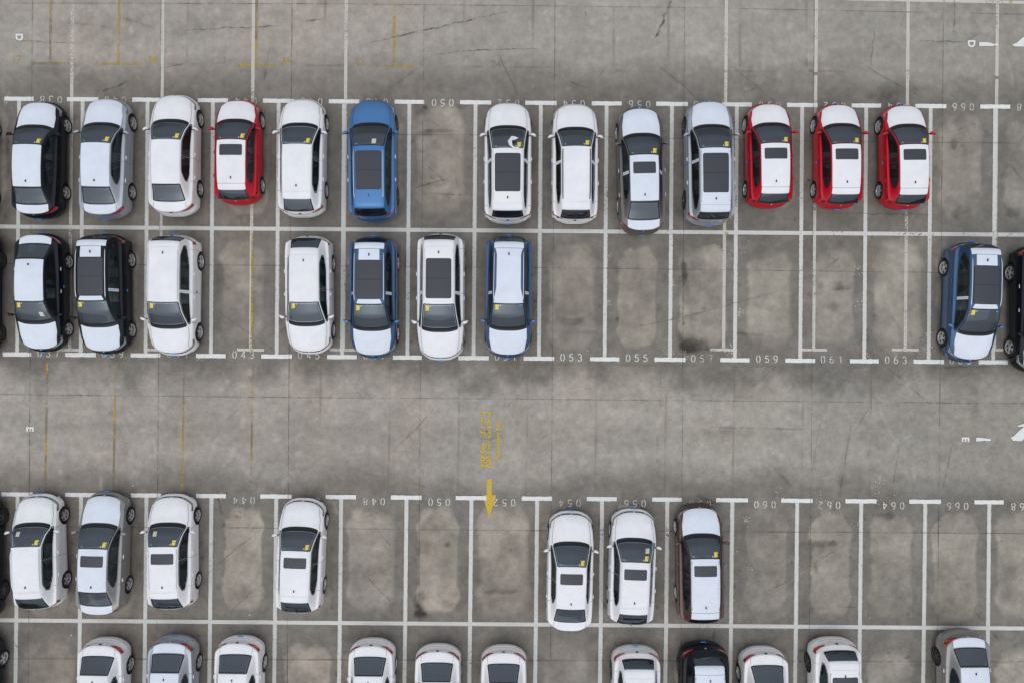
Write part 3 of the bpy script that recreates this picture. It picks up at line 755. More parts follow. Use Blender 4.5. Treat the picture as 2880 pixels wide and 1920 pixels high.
car('suv', 'teal', 'blue SUV with a long white film over its whole roof, next to empty bay 053', cx=1430, yf=1005, yr=665, row=2, dyaw=-.3, roof='narrow', rails='chrome', tags='fb', pillar=True, sticker='cyan', mirrors='blue')
car('suv', 'teal', 'blue SUV with panoramic roof beyond empty bay 063, beside a black SUV', cx=2775, yf=1018, yr=683, row=2, dyaw=-1.1, roof='pano_film', rails='chrome', tags='fb', pillar=True, mirrors='blue')
car('suv', 'black', 'black SUV cut off by the frame beside the blue SUV', wx=2822, side=-1, ywh=(976, 768), row=2, dyaw=.3, rails='chrome', roof='pano_film', handles='chrome')
# row 3 (noses up)
car('sedan', 'black', 'black sedan with fine spoked wheels, cut off by the frame beside the white wagon', wx=27, ywh=(1450, 1661), row=3, rim='darkrim', dyaw=1.2)
car('wagon', 'white', 'white station wagon with plain roof and cream card on its dashboard', cx=68, yf=1389, yr=1720, row=3, zr=1.0, dyaw=2.4, rails='white', notes='yrL', tags='f')
car('sedan', 'grey', 'warm grey sedan with sunroof between two white station wagons', cx=257, yf=1384, yr=1736, row=3, zr=1.0, dyaw=-1.0, roof='sun', tags='f', handles='white')
car('wagon', 'white', 'white station wagon with sunroof and roof rails next to empty bay 044', cx=455, yf=1389, yr=1720, row=3, zr=1.0, dyaw=1.0, roof='sun', rails='white', notes='yrL', sticker='cyan')
car('compact', 'white', 'white hatchback with sunroof standing alone in bay 046', cx=829, yf=1411, yr=1720, row=3, zr=1.0, dyaw=-1.6, roof='sun')
car('sedan', 'white', 'white sedan with sunroof in bay 054, tail across the centre line', cx=1608, yf=1437, yr=1781, row=3, zr=1.0, dyaw=-.9, roof='sun', tags='fl', sticker='cyan')
car('wagon', 'white', 'white station wagon with sunroof in bay 056 beside the brown wagon', cx=1788, yf=1431, yr=1764, row=3, zr=1.0, dyaw=-1.6, roof='sun', rails='white', notes='yrR', tags='fl')
car('estate', 'brown', 'brown station wagon with white film in bay 058', cx=1985, yf=1418, yr=1758, row=3, zr=1.0, dyaw=.9, roof='sun', rails='chrome', tags='l', sticker='cyan')
# row 4 (tails up, cut by the frame)
car('sedan', 'black', 'black sedan with bright wheels, cut off by the frame behind the white wagon', wx=26, ywh=(2036, 1849), row=4)
car('sedan', 'white', 'white sedan seen from its tail below the warm grey sedan', cx=257, yr=1795, row=4, dyaw=-.6)
car('sedan', 'silver', 'silver sedan with white boot film seen from its tail, beside two white sedans', cx=458, yr=1788, row=4, dyaw=-.4, tags='b', handles='white')
car('sedan', 'white', 'white sedan with a small blue bumper guard, tail towards empty bay 044', cx=650, yr=1790, row=4, dyaw=-.3, tags='b')
car('sedan', 'white', 'white sedan with tail towards empty bay 048', cx=1034, yr=1797, row=4)
car('sedan', 'white', 'white sedan with tail towards empty bay 050', cx=1225, yr=1813, row=4)
car('sedan', 'white', 'white sedan with tail towards empty bay 052', cx=1415, yr=1816, row=4)
car('coupesuv', 'white', 'white SUV with blue bumper guard, tail towards the white wagon in bay 056', cx=1799, yr=1818, row=4, tags='b', rails='white', rim='darkrim')
car('coupesuv', 'black', 'black SUV with white roof film and blue bumper guard behind the brown wagon', cx=1999, yr=1808, row=4, dyaw=.8, tags='b', rails='chrome', boot='film', rim='darkrim')
car('sedan', 'white', 'white sedan with tail towards empty bay 060, beside the black SUV', cx=2168, yr=1820, row=4, dyaw=.6)
car('coupesuv', 'white', 'white SUV with tail towards empty bay 062 and dark rimmed wheels', cx=2380, yr=1795, row=4, dyaw=1.4, roof='pano', rails='chrome', rim='darkrim', handles='white')
car('sedan', 'grey', 'warm grey sedan with white boot film, tail towards empty bay 066', cx=2747, yr=1772, row=4, dyaw=1.0, rim='darkrim', handles='white')

# torn plastic strip lying on the windscreen of the white SUV in bay 052
def w2(px, py, z): x, y = at(px, py, z); return (x, y, z)
g = MB()
top = [(1432, 402, 1.60), (1437, 393, 1.60), (1441, 383, 1.58), (1449, 384, 1.60), (1458, 389, 1.57)]
bot = [(1428, 396, 1.56), (1431, 398, 1.63), (1440, 396, 1.60), (1443, 394, 1.59), (1455, 391, 1.585)]
up_ = [w2(*p) for p in ((1428, 397, 1.58), (1439, 383, 1.60), (1449, 385, 1.66), (1458, 388, 1.60), (1450, 393, 1.62), (1441, 395, 1.66), (1430, 402, 1.64))]
dn = [w2(*p) for p in ((1428, 397, 1.60), (1440, 396, 1.67), (1441, 409, 1.70), (1447, 414, 1.70), (1462, 414, 1.69), (1458, 417, 1.69), (1444, 417, 1.70), (1432, 409, 1.69))]
g.add(up_, [tuple(range(len(up_)))]); g.add(dn, [tuple(range(len(dn)))])
o = link('plastic_strip', g.mesh('plastic_strip', smooth=False)); o.data.materials[0] = simple('strip_white', (.72, .74, .78), .4)
md = o.modifiers.new('t', 'SOLIDIFY'); md.thickness = .002
tag(o, 'crumpled white plastic strip lying across the windscreen top of a white SUV', 'plastic strip')

# ------------------------------------------------------------------ ground
def vnoise(nx, ny, fx, fy, seed):
    r = np.random.default_rng(seed); g = r.random((int(fy) + 3, int(fx) + 3))
    X = np.linspace(0, fx, nx, endpoint=False); Y = np.linspace(0, fy, ny, endpoint=False)
    xi = X.astype(int); yi = Y.astype(int); fx_ = X - xi; fy_ = Y - yi
    fx_ = fx_ * fx_ * (3 - 2 * fx_); fy_ = fy_ * fy_ * (3 - 2 * fy_)
    a = g[np.ix_(yi, xi)]; b = g[np.ix_(yi, xi + 1)]; c = g[np.ix_(yi + 1, xi)]; d = g[np.ix_(yi + 1, xi + 1)]
    return (a * (1 - fx_) + b * fx_) * (1 - fy_)[:, None] + (c * (1 - fx_) + d * fx_) * fy_[:, None]
def fbm(nx, ny, w, h, cell, seed, octv=4, ax=1, ay=1):
    out = 0; amp = 1; tot = 0
    for k in range(octv):
        out = out + amp * vnoise(nx, ny, w / cell * 2 ** k / ax, h / cell * 2 ** k / ay, seed + k); tot += amp; amp *= .55
    return out / tot - .5
GX0, GX1, GY0, GY1 = -21.6, 21.6, -14.6, 14.6
st_ = .05
xs = np.arange(GX0, GX1 + 1e-6, st_); ys = np.arange(GY0, GY1 + 1e-6, st_)
NX, NY = len(xs), len(ys); WX, WY = GX1 - GX0, GY1 - GY0
XX, YY = np.meshgrid(xs, ys)
ct, sn = math.cos(-TILT), math.sin(-TILT)
U = XX * ct - YY * sn; Vv = XX * sn + YY * ct           # grid aligned with the painted lines
PX = U * 70.31 + 1440; PY = 960 - Vv * 70.31             # de-tilted photo-like coordinates
n1 = fbm(NX, NY, WX, WY, 3.2, 1); n2 = fbm(NX, NY, WX, WY, .9, 20, 5); n3 = fbm(NX, NY, WX, WY, .28, 40, 3); n4 = fbm(NX, NY, WX, WY, 2.2, 60, 4)
n5 = fbm(NX, NY, WX, WY, 1.6, 80, 4, ax=3.0, ay=.6)
def sst(a, b, x): t = np.clip((x - a) / (b - a), 0, 1); return t * t * (3 - 2 * t)
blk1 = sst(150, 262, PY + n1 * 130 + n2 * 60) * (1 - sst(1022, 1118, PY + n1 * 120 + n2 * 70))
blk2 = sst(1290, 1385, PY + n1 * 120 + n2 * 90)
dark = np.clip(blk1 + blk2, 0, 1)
lum = .312 - .132 * dark + .045 * n1 + .098 * n2 + .050 * n3 + .070 * n5 * (1 - dark)  # bay concrete is darker; contact shade between the cars is painted in too
warm = .5 + .9 * n4
# slab to slab differences
jx = [-1000, 88, 447, 818, 1187, 1554, 1920, 2286, 2648, 9000]; jy = [-1000, 18, 385, 755, 1121, 1490, 1857, 9000]
for a in range(len(jx) - 1):
    for b in range(len(jy) - 1):
        mk = (PX > jx[a]) & (PX <= jx[a + 1]) & (PY > jy[b]) & (PY <= jy[b + 1])
        lum[mk] *= 1 + rng.uniform(-.04, .04); warm[mk] += rng.uniform(-.12, .12)
lum = lum - .022 * sst(2000, 2900, PX) * (1 - dark) - .016 * sst(60, 0, np.abs(PY - 1215) ) * (1 - dark)
# bay patches left pale by parked cars
def bays(scale, off): return [(u * 1.2245) for u in scale]
UL1 = [-1136, -990, -841, -691, -540, -390, -240, -88, 62, 213, 363, 512, 662, 809, 957, 1105]
UL2 = [-1133, -987, -837, -688, -539, -390, -240, -91, 60, 209, 359, 508, 657, 804, 951, 1098]
L1 = [1440 + u * 1.2245 for u in UL1]; L2 = [1440 + u * 1.2245 for u in UL2]
def addbays(lines, yc, hl, amp0):
    global lum, warm
    ext = [lines[0] - 182] + lines + [lines[-1] + 182]
    for i in range(len(ext) - 1):
        c = (ext[i] + ext[i + 1]) / 2 + rng.uniform(-6, 6); y = yc + rng.uniform(-10, 10); r_ = np.random.default_rng(int(c + yc))
        hw_ = 58 + r_.uniform(-7, 7); h_ = hl + r_.uniform(-10, 12); amp = amp0 * r_.uniform(.55, 1.3)
        m = (np.abs(PX - c) < 100) & (np.abs(PY - y) < 190)
        dx = np.abs(PX[m] - c + n2[m] * 16 + n3[m] * 7); dy = np.abs(PY[m] - y + n2[m] * 40 + n3[m] * 12)
        # wheel positions bulge outwards
        bulge = 9 * np.exp(-((np.abs(PY[m] - y) - 95) / 22.) ** 2)
        q = ((dx / (hw_ + bulge)) ** 5 + (dy / h_) ** 4.2)
        soft = r_.uniform(.15, 1.2)
        k = 1 - sst(1 - soft * .6, 1 + soft, q)
        lum[m] += amp * k * (.092 + .17 * n2[m] + .12 * n4[m]) * r_.uniform(.7, 1.15); warm[m] += .5 * k * amp
        pass
addbays(L1, 455, 128, 1.0); addbays(L1, 830, 132, 1.05); addbays(L2, 1580, 140, 1.1); addbays(L2, 1960, 140, 1.0)
def blot(px, py, rx, ry, a, ang=0, hard=.5, rough=.6):
    global lum
    x, y = at(px, py); m = (np.abs(XX - x) < (rx + ry) * .03 + 1) & (np.abs(YY - y) < (rx + ry) * .03 + 1)
    dx = (XX[m] - x) * 70.31; dy = (YY[m] - y) * 70.31; c, s_ = math.cos(ang), math.sin(ang)
    q = np.hypot((dx * c + dy * s_) / rx, (-dx * s_ + dy * c) / ry) + n3[m] * rough * 2 + n2[m] * rough
    lum[m] += a * (1 - sst(1 - hard, 1 + hard, q))
# oil, water and dirt marks where the photograph has them
for px, py, rx, ry, a in ((1180, 1700, 16, 30, -.10), (1188, 1716, 20, 18, -.08), (1923, 764, 9, 26, -.10), (1925, 815, 12, 55, -.05), (1945, 885, 22, 14, -.06), (1950, 975, 34, 16, -.075), (1930, 962, 24, 20, -.05),
        (1610, 905, 36, 10, -.07), (1650, 935, 34, 6, -.045), (2355, 806, 14, 14, -.075), (2345, 865, 16, 14, -.075), (2365, 812, 26, 6, -.05), (2307, 805, 10, 8, -.05),
        (1250, 368, 46, 5, -.07), (1200, 378, 26, 8, -.08), (1175, 300, 14, 26, -.05), (1225, 520, 30, 7, -.06), (1290, 300, 22, 7, -.05), (2683, 405, 8, 16, -.09), (2690, 598, 18, 16, -.06), (2850, 600, 24, 18, -.05),
        (2310, 1526, 46, 9, -.08), (2295, 1597, 8, 16, -.10), (2490, 1450, 30, 8, -.05), (1405, 1662, 46, 6, -.06), (1250, 1695, 22, 10, -.06), (12, 410, 16, 20, -.07), (20, 690, 30, 20, -.06),
        (2110, 125, 60, 70, -.025), (2255, 60, 40, 60, -.03), (2450, 100, 40, 50, -.025), (2520, 250, 60, 30, -.03), (2060, 1215, 60, 16, -.045), (2470, 1210, 50, 40, -.03), (2420, 1330, 60, 40, -.03),
        (150, 190, 60, 20, -.03), (560, 80, 90, 30, -.025), (260, 1200, 120, 12, -.03), (900, 1060, 70, 30, -.02), (2440, 1275, 30, 30, .02)):
    blot(px, py, rx, ry, a)
for i in range(330):   # small pale patches
    px, py = rng.uniform(0, 2880), rng.choice([rng.uniform(0, 260), rng.uniform(1030, 1390), rng.uniform(1030, 1390)])
    blot(px, py, rng.uniform(4, 13), rng.uniform(4, 10), rng.uniform(.012, .055), ang=rng.uniform(0, 3), hard=.45, rough=1.0)
for i in range(60):
    blot(rng.uniform(0, 2880), rng.choice([rng.uniform(0, 260), rng.uniform(1030, 1390)]), rng.uniform(25, 90), rng.uniform(6, 22), rng.uniform(-.025, .035), ang=rng.uniform(-.25, .25), hard=.8, rough=.9)
for i in range(150):    # oil drips where engines stood
    y_ = rng.choice([rng.uniform(300, 620), rng.uniform(670, 980), rng.uniform(1410, 1730), rng.uniform(1780, 1915)])
    blot(rng.uniform(0, 2880), y_, rng.uniform(2, 7), rng.uniform(2, 6), rng.uniform(-.09, -.03), hard=.5, rough=1.2)
for i in range(46):    # dark rubber scuffs
    blot(rng.uniform(0, 2880), rng.uniform(0, 1900), rng.uniform(14, 60), rng.uniform(1.5, 3), rng.uniform(-.07, -.03), ang=rng.uniform(-1.6, 1.6), hard=.6, rough=1.5)
def arc(px, py, rad, a0, a1, w, a):
    global lum
    x, y = at(px, py); rr = rad / 70.31; m = (np.abs(XX - x) < rr + .5) & (np.abs(YY - y) < rr + .5)
    dx, dy = XX[m] - x, YY[m] - y; d = np.hypot(dx, dy); an = np.arctan2(dy, dx)
    mid = (a0 + a1) / 2; da = np.abs((an - mid + math.pi) % (2 * math.pi) - math.pi)
    k = np.exp(-((d - rr) / (w / 70.31)) ** 2) * (1 - sst((a1 - a0) / 2 - .15, (a1 - a0) / 2, da)) * np.clip(.7 + n3[m] * 1.8 + n2[m], 0, 1.4)
    lum[m] += a * k
for i in range(110):    # tyre scuffs where cars swing into the bays
    k = rng.integers(3); px = rng.uniform(0, 2880); py = [rng.uniform(190, 262), rng.uniform(1030, 1120), rng.uniform(1310, 1385)][k]
    rad = rng.uniform(90, 330); up = rng.choice([-1, 1]); side = rng.choice([-1, 1]); a0 = rng.uniform(-.5, .5) + (0 if side > 0 else math.pi)
    cx_ = px - side * rad; arc(cx_, py, rad, a0 - .22, a0 + .22, rng.uniform(2.5, 8), rng.uniform(.016, .055))
for py, x0, x1 in ((1167, 140, 335), (1282, 150, 320)):
    for q in range(4):
        m = (np.abs(PY - (py - 5 + q * 3.4)) < 1.6) & (PX > x0 + q * 9) & (PX < x1 - q * 11); lum[m] += .02 + .05 * n3[m]
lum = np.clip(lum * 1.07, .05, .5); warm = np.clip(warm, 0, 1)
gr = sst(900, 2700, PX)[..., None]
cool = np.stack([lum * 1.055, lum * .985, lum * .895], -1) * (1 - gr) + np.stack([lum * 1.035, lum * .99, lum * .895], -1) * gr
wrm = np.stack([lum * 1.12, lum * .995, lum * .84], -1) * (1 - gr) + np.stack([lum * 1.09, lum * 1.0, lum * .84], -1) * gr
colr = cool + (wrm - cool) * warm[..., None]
# one sheet: dense inside the picture, coarse to the horizon
ox = [-1500, -600, -200, -80, -40, -27]; oy = [-1500, -600, -200, -80, -40, -22]
gx = np.r_[ox, xs, [-q for q in ox[::-1]]]; gy = np.r_[oy, ys, [-q for q in oy[::-1]]]
GXX, GYY = np.meshgrid(gx, gy); nV = GXX.size
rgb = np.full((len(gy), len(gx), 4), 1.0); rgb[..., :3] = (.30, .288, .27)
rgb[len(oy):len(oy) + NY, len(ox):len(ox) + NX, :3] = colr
co = np.zeros((nV, 3), np.float32); co[:, 0] = GXX.ravel(); co[:, 1] = GYY.ravel()
ii = np.arange(nV).reshape(len(gy), len(gx)); quads = np.stack([ii[:-1, :-1], ii[:-1, 1:], ii[1:, 1:], ii[1:, :-1]], -1).reshape(-1, 4)
gm = bpy.data.meshes.new('ground'); gm.vertices.add(nV); gm.vertices.foreach_set('co', co.ravel())
gm.loops.add(quads.size); gm.loops.foreach_set('vertex_index', quads.ravel().astype(np.int32))
gm.polygons.add(len(quads)); gm.polygons.foreach_set('loop_start', np.arange(0, quads.size, 4, dtype=np.int32)); gm.polygons.foreach_set('loop_total', np.full(len(quads), 4, np.int32))
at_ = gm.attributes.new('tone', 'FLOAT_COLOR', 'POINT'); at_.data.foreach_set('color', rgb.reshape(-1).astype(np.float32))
gm.update(); gm.validate()
m, nt, b = mat('worn_concrete')
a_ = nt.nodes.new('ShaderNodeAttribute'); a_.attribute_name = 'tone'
tc = nt.nodes.new('ShaderNodeTexCoord')
def noise_node(nt, scale, det, rough=.6, src=None):
    n = nt.nodes.new('ShaderNodeTexNoise'); n.inputs['Scale'].default_value = scale; n.inputs['Detail'].default_value = det; n.inputs['Roughness'].default_value = rough
    if src: nt.links.new(src, n.inputs['Vector'])
    return n
na = noise_node(nt, 3.0, 10, .75, tc.outputs['Object']); nb = noise_node(nt, 38, 4, .8, tc.outputs['Object'])
def mrange(nt, src, a, b_, c, d):
    r_ = nt.nodes.new('ShaderNodeMapRange'); r_.inputs[1].default_value = a; r_.inputs[2].default_value = b_; r_.inputs[3].default_value = c; r_.inputs[4].default_value = d
    nt.links.new(src, r_.inputs[0]); return r_.outputs[0]
f1 = mrange(nt, na.outputs['Fac'], .25, .75, .74, 1.26); f2 = mrange(nt, nb.outputs['Fac'], .25, .75, .80, 1.20)
mu = nt.nodes.new('ShaderNodeMath'); mu.operation = 'MULTIPLY'; nt.links.new(f1, mu.inputs[0]); nt.links.new(f2, mu.inputs[1])
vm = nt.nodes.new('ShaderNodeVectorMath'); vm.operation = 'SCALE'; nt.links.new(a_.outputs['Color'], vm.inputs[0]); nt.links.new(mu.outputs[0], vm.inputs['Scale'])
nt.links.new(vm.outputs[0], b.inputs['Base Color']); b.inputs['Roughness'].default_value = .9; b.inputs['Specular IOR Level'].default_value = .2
bp = nt.nodes.new('ShaderNodeBump'); bp.inputs['Strength'].default_value = .25; bp.inputs['Distance'].default_value = .01
nt.links.new(nb.outputs['Fac'], bp.inputs['Height']); nt.links.new(bp.outputs[0], b.inputs['Normal'])
gm.materials.append(m)
tag(link('ground', gm), 'worn grey concrete parking ground with pale bay patches', None, None, 'structure')

# ------------------------------------------------------------------ painted marks
def worn(name, col, cover, scale=9.0, ghost=None, rough=.7, edge=.10, big=.6):
    """paint with wear: noise decides where paint is gone"""
    m, nt, b = mat(name); b.inputs['Roughness'].default_value = rough; b.inputs['Specular IOR Level'].default_value = .25
    tc = nt.nodes.new('ShaderNodeTexCoord'); n = noise_node(nt, scale, 8, .72, tc.outputs['Object']); n2_ = noise_node(nt, big, 3, .5, tc.outputs['Object'])
    s_ = nt.nodes.new('ShaderNodeMath'); s_.operation = 'MULTIPLY_ADD'; s_.inputs[1].default_value = .8; nt.links.new(n2_.outputs['Fac'], s_.inputs[0]); nt.links.new(n.outputs['Fac'], s_.inputs[2])
    al = mrange(nt, s_.outputs[0], 1.22 - cover * .62, 1.22 - cover * .62 + edge, 0, 1) if False else mrange(nt, s_.outputs[0], .9 + (.5 - cover) * .9, .9 + (.5 - cover) * .9 + edge, 0, 1)
    mr = mrange(nt, n.outputs['Fac'], .3, .7, .86, 1.06)
    vm = nt.nodes.new('ShaderNodeVectorMath'); vm.operation = 'SCALE'; vm.inputs[0].default_value = col; nt.links.new(mr, vm.inputs['Scale'])
    if ghost:
        n3_ = noise_node(nt, .55, 4, .65, tc.outputs['Object']); k = mrange(nt, n3_.outputs['Fac'], ghost[1], ghost[1] + .08, 0, 1)
        mx = nt.nodes.new('ShaderNodeMix'); mx.data_type = 'RGBA'; mx.inputs[6].default_value = (*ghost[0], 1); nt.links.new(k, mx.inputs[0]); nt.links.new(vm.outputs[0], mx.inputs[7])
        nt.links.new(mx.outputs[2], b.inputs['Base Color'])
    else: nt.links.new(vm.outputs[0], b.inputs['Base Color'])
    nt.links.new(al, b.inputs['Alpha'])
    return m
MW = worn('fresh_white_paint', (.66, .66, .63), .80)
MT = worn('thick_white_paint', (.80, .81, .79), .92)
MO = worn('old_white_paint', (.60, .58, .52), .70, 14)
MN = worn('stencil_white_paint', (.70, .70, .64), .80, 18, edge=.25)
MY = worn('faded_yellow_paint', (.56, .40, .06), .62, 8, ghost=((.27, .235, .155), .46), edge=.35)
MYB = worn('yellow_paint', (.62, .44, .055), .76, 12)
MYN = worn('patchy_yellow_paint', (.50, .36, .07), .56, 13, edge=.2)
MYC = worn('thin_yellow_paint', (.62, .44, .06), .90, 14)
MG = worn('ghost_yellow_paint', (.33, .26, .11), .56, 6, ghost=((.262, .235, .18), .56), edge=.7)
MC = worn('joint_dark', (.085, .078, .072), .70, 5, edge=.4, big=.5)
MCR = worn('crack_dark', (.115, .098, .088), .68, 12, edge=.35, big=2.0)
MBR = worn('crack_brown', (.085, .06, .05), .50, 9, edge=.3, big=2.5)
LAYER = [0]
def ribbon(mb, pts, w, z, jit=0.0, step=.25, taper=False):
    """flat strip along a polyline given in world xy; jit roughens both edges"""
    P = [Vector((p[0], p[1])) for p in pts]; Q = []
    for a, b in zip(P[:-1], P[1:]):
        n = max(1, int((b - a).length / step)); Q += [a.lerp(b, i / n) for i in range(n)]
    Q.append(P[-1]); V = []
    for i, p in enumerate(Q):
        t = (Q[min(i + 1, len(Q) - 1)] - Q[max(i - 1, 0)]).normalized(); nn = Vector((-t.y, t.x))
        ww = w / 2 * (1 if not taper else min(1, .25 + 3 * min(i, len(Q) - 1 - i) / len(Q)))
        a = p + nn * (ww + random.uniform(-jit, jit)); b = p - nn * (ww + random.uniform(-jit, jit)); V += [(a.x, a.y, z), (b.x, b.y, z)]
    mb.add(V, [(2 * i, 2 * i + 1, 2 * i + 3, 2 * i + 2) for i in range(len(Q) - 1)])
def flat(name, mb, m, label, z=None):
    me = mb.mesh(name, smooth=False); me.materials[0] = m
    # faces must look up
    me.update(); import bmesh as _b; bm = _b.new(); bm.from_mesh(me)
    for f in bm.faces:
        if f.normal.z < 0: f.normal_flip()
    bm.to_mesh(me); bm.free()
    o = link(name, me); tag(o, label, None, None, 'structure'); return o
def tl(px, py):   # de-tilted photo-like coordinates (full px) -> world
    u, v = (px - 1440) / 70.31, (960 - py) / 70.31
    c, s_ = math.cos(TILT), math.sin(TILT); return (u * c - v * s_, u * s_ + v * c)

# bay lines
yT1, yC1, yT2, yT3, yC2 = 290, 649.5, 1007, 1400, 1754
mb = MB()
for yy, z in ((yC1, .012), (yC2, .012)): ribbon(mb, [tl(-120, yy), tl(3000, yy)], .158, z, .003, .3)
flat('bay_centre_line', mb, MW, 'white painted line along the backs of the bays')
mb = MB(); mt = MB()
for i, x in enumerate([L1[0] - 182] + L1 + [L1[-1] + 181]):
    ribbon(mb, [tl(x, yT1), tl(x, yC1 - 5.7)], .150, .012, .007, .05)
    ribbon(mb, [tl(x, yC1 + 5.7), tl(x, yT2)], .150, .012, .008, .05)
    a = 43 + random.uniform(-2, 2)
    ribbon(mt, [tl(x - a, yT1), tl(x + a, yT1)], .165, .018, .008, .10)
    ribbon(mt, [tl(x - a + 1, yT2), tl(x + a - 1, yT2)], .165, .018, .008, .10)
for i, x in enumerate([L2[0] - 182] + L2 + [L2[-1] + 181]):
    ribbon(mb, [tl(x + 1, yT3), tl(x, yC2 - 5.7)], .155, .012, .006, .12)
    ribbon(mb, [tl(x, yC2 + 5.7), tl(x - 2, 2100)], .155, .012, .006, .12)
    a = 43 + random.uniform(-2, 2)
    ribbon(mt, [tl(x - a, yT3), tl(x + a, yT3)], .165, .018, .008, .10)
flat('bay_divider_line', mb, MW, 'white painted lines between the bays')
flat('bay_end_mark', mt, MT, 'white painted crossbars at the open ends of the bays')
# paint splashes round some line ends
mb = MB()
for px, py, n, sp in ((14, 283, 26, 16), (560, 1010, 10, 8), (2050, 990, 26, 22), (2060, 1005, 20, 20), (1925, 995, 26, 18), (2440, 1008, 22, 14), (2410, 760, 26, 14), (2415, 850, 24, 16), (2610, 940, 30, 10), (2600, 975, 18, 22), (2060, 700, 60, 60), (2190, 1400, 20, 16),
        (2310, 1408, 16, 26), (2470, 1395, 26, 30), (2415, 1480, 14, 16), (1705, 720, 26, 9), (1712, 850, 26, 8), (1515, 880, 20, 8), (1888, 800, 30, 8), (1880, 1000, 34, 20), (2080, 880, 30, 10), (1380, 985, 10, 8), (625, 1388, 16, 8), (2100, 1640, 46, 90), (2470, 1350, 18, 20), (2100, 1460, 20, 10)):
    for k in range(n):
        x, y = at(px + random.gauss(0, sp * .55), py + random.gauss(0, sp * .7)); r_ = random.uniform(.004, .019); kk = random.randint(5, 7)
        mb.add([(x + r_ * math.cos(6.283 * j / kk) * random.uniform(.5, 1.3), y + r_ * math.sin(6.283 * j / kk) * random.uniform(.5, 1.3), .0205 + .0004 * (k % 12)) for j in range(kk)], [tuple(range(kk))])
flat('paint_splash', mb, MT, 'white paint drips scattered beside the bay lines')

# stencilled digits as strokes (unit box .62 x 1), gaps like a stencil
def arcp(cx, cy, rx, ry, a0, a1, n=9): return [(cx + rx * math.cos(R(a0 + (a1 - a0) * i / n)), cy + ry * math.sin(R(a0 + (a1 - a0) * i / n))) for i in range(n + 1)]
GL = {'0': [arcp(.31, .5, .28, .5, 105, 255), arcp(.31, .5, .28, .5, 75, -75)],
      '1': [[(.12, .78), (.36, .97)], [(.38, 1), (.38, 0)]],
      '2': [arcp(.31, .72, .27, .27, 165, -35, 10) + [(.05, .04)], [(.06, .02), (.60, .02)]],
      '3': [arcp(.29, .74, .26, .25, 160, -80), arcp(.29, .26, .29, .27, 85, -160)],
      '4': [[(.44, 1), (.02, .33)], [(.04, .30), (.62, .30)], [(.47, .95), (.47, 0)]],
      '5': [[(.54, .97), (.14, .97)], [(.11, .93), (.08, .54)], arcp(.29, .31, .29, .29, 125, -150, 10)],
      '6': [arcp(.46, .52, .40, .48, 100, 178, 7), arcp(.31, .30, .27, .29, 170, -180, 14)],
      '7': [[(.04, .97), (.58, .97)], [(.56, .92), (.24, 0)]],
      '8': [arcp(.31, .74, .22, .23, 100, 260, 7), arcp(.31, .74, .22, .23, 80, -80, 7), arcp(.31, .26, .28, .26, 100, 260, 7), arcp(.31, .26, .28, .26, 80, -80, 7)],
      '9': [arcp(.31, .70, .27, .29, -10, 350, 14), arcp(.16, .48, .40, .48, -2, -80, 7)]}
def number(txt, px, py, rot, h=.275, adv=.345, w=.036, flip=False):
    mb = MB(); x0, y0 = at(px, py); n = len(txt); c, s_ = math.cos(rot), math.sin(rot)
    for k, ch in enumerate(txt):
        for q, stc in enumerate(GL[ch]):
            pts = []
            for gx_, gy_ in stc:
                lx = (k - (n - 1) / 2) * adv + (gx_ - .31) * h * .95; ly = (gy_ - .5) * h
                pts.append((x0 + lx * c - ly * s_, y0 + lx * s_ + ly * c))
            ribbon(mb, pts, w, .012 + q * .0012, 0, .5)
    o = flat('bay_number', mb, MN, 'white stencilled bay number ' + txt + ' painted on the concrete')
    return o
def ytilt(x, yc): return yc + (x - 1440) * .00803
for i in range(-1, 17):
    c1 = ((L1[i] if 0 <= i < 16 else L1[0] - 182 if i < 0 else L1[-1] + 182) + (L1[i + 1] if i + 1 < 16 else L1[-1] + 182 * (i - 14))) / 2
    n_ = 38 + 2 * i
    if 36 <= n_ <= 68:
        number('%03d' % n_, c1 + 6, ytilt(c1, 291.5), math.pi + TILT)
        number('%03d' % (n_ - 1), c1 - 2, ytilt(c1, 1003), TILT)
    c2 = ((L2[i] if 0 <= i < 16 else L2[0] - 182 if i < 0 else L2[-1] + 182) + (L2[i + 1] if i + 1 < 16 else L2[-1] + 182 * (i - 14))) / 2
    if 36 <= n_ <= 68: number('%03d' % n_, c2 - 2, ytilt(c2, 1412), math.pi + TILT)

# font based writing
def text(name, body, px, py, h, rot, m, label, z=.006, sx=1.0, bold=0.0, spacing=1.0):
    cu = bpy.data.curves.new(name, 'FONT'); cu.body = body; cu.align_x = 'CENTER'; cu.align_y = 'CENTER'; cu.size = h; cu.offset = bold; cu.space_character = spacing
    t = bpy.data.objects.new(name, cu); COL.objects.link(t); bpy.context.view_layer.update()
    me = bpy.data.meshes.new_from_object(t.evaluated_get(bpy.context.evaluated_depsgraph_get()))
    COL.objects.unlink(t); bpy.data.objects.remove(t)
    ax = [v.co.x for v in me.vertices]; ay = [v.co.y for v in me.vertices]; mx_, my_ = (max(ax) + min(ax)) / 2, (max(ay) + min(ay)) / 2
    k = h / (max(ay) - min(ay)) ; x, y = at(px, py); c, s_ = math.cos(rot), math.sin(rot)
    for v in me.vertices:
        a, b = (v.co.x - mx_) * k * sx, (v.co.y - my_) * k
        v.co = (x + a * c - b * s_, y + a * s_ + b * c, z)
    me.materials.clear(); me.materials.append(m)
    tag(link(name, me), label, None, None, 'structure')
OLDN = 0
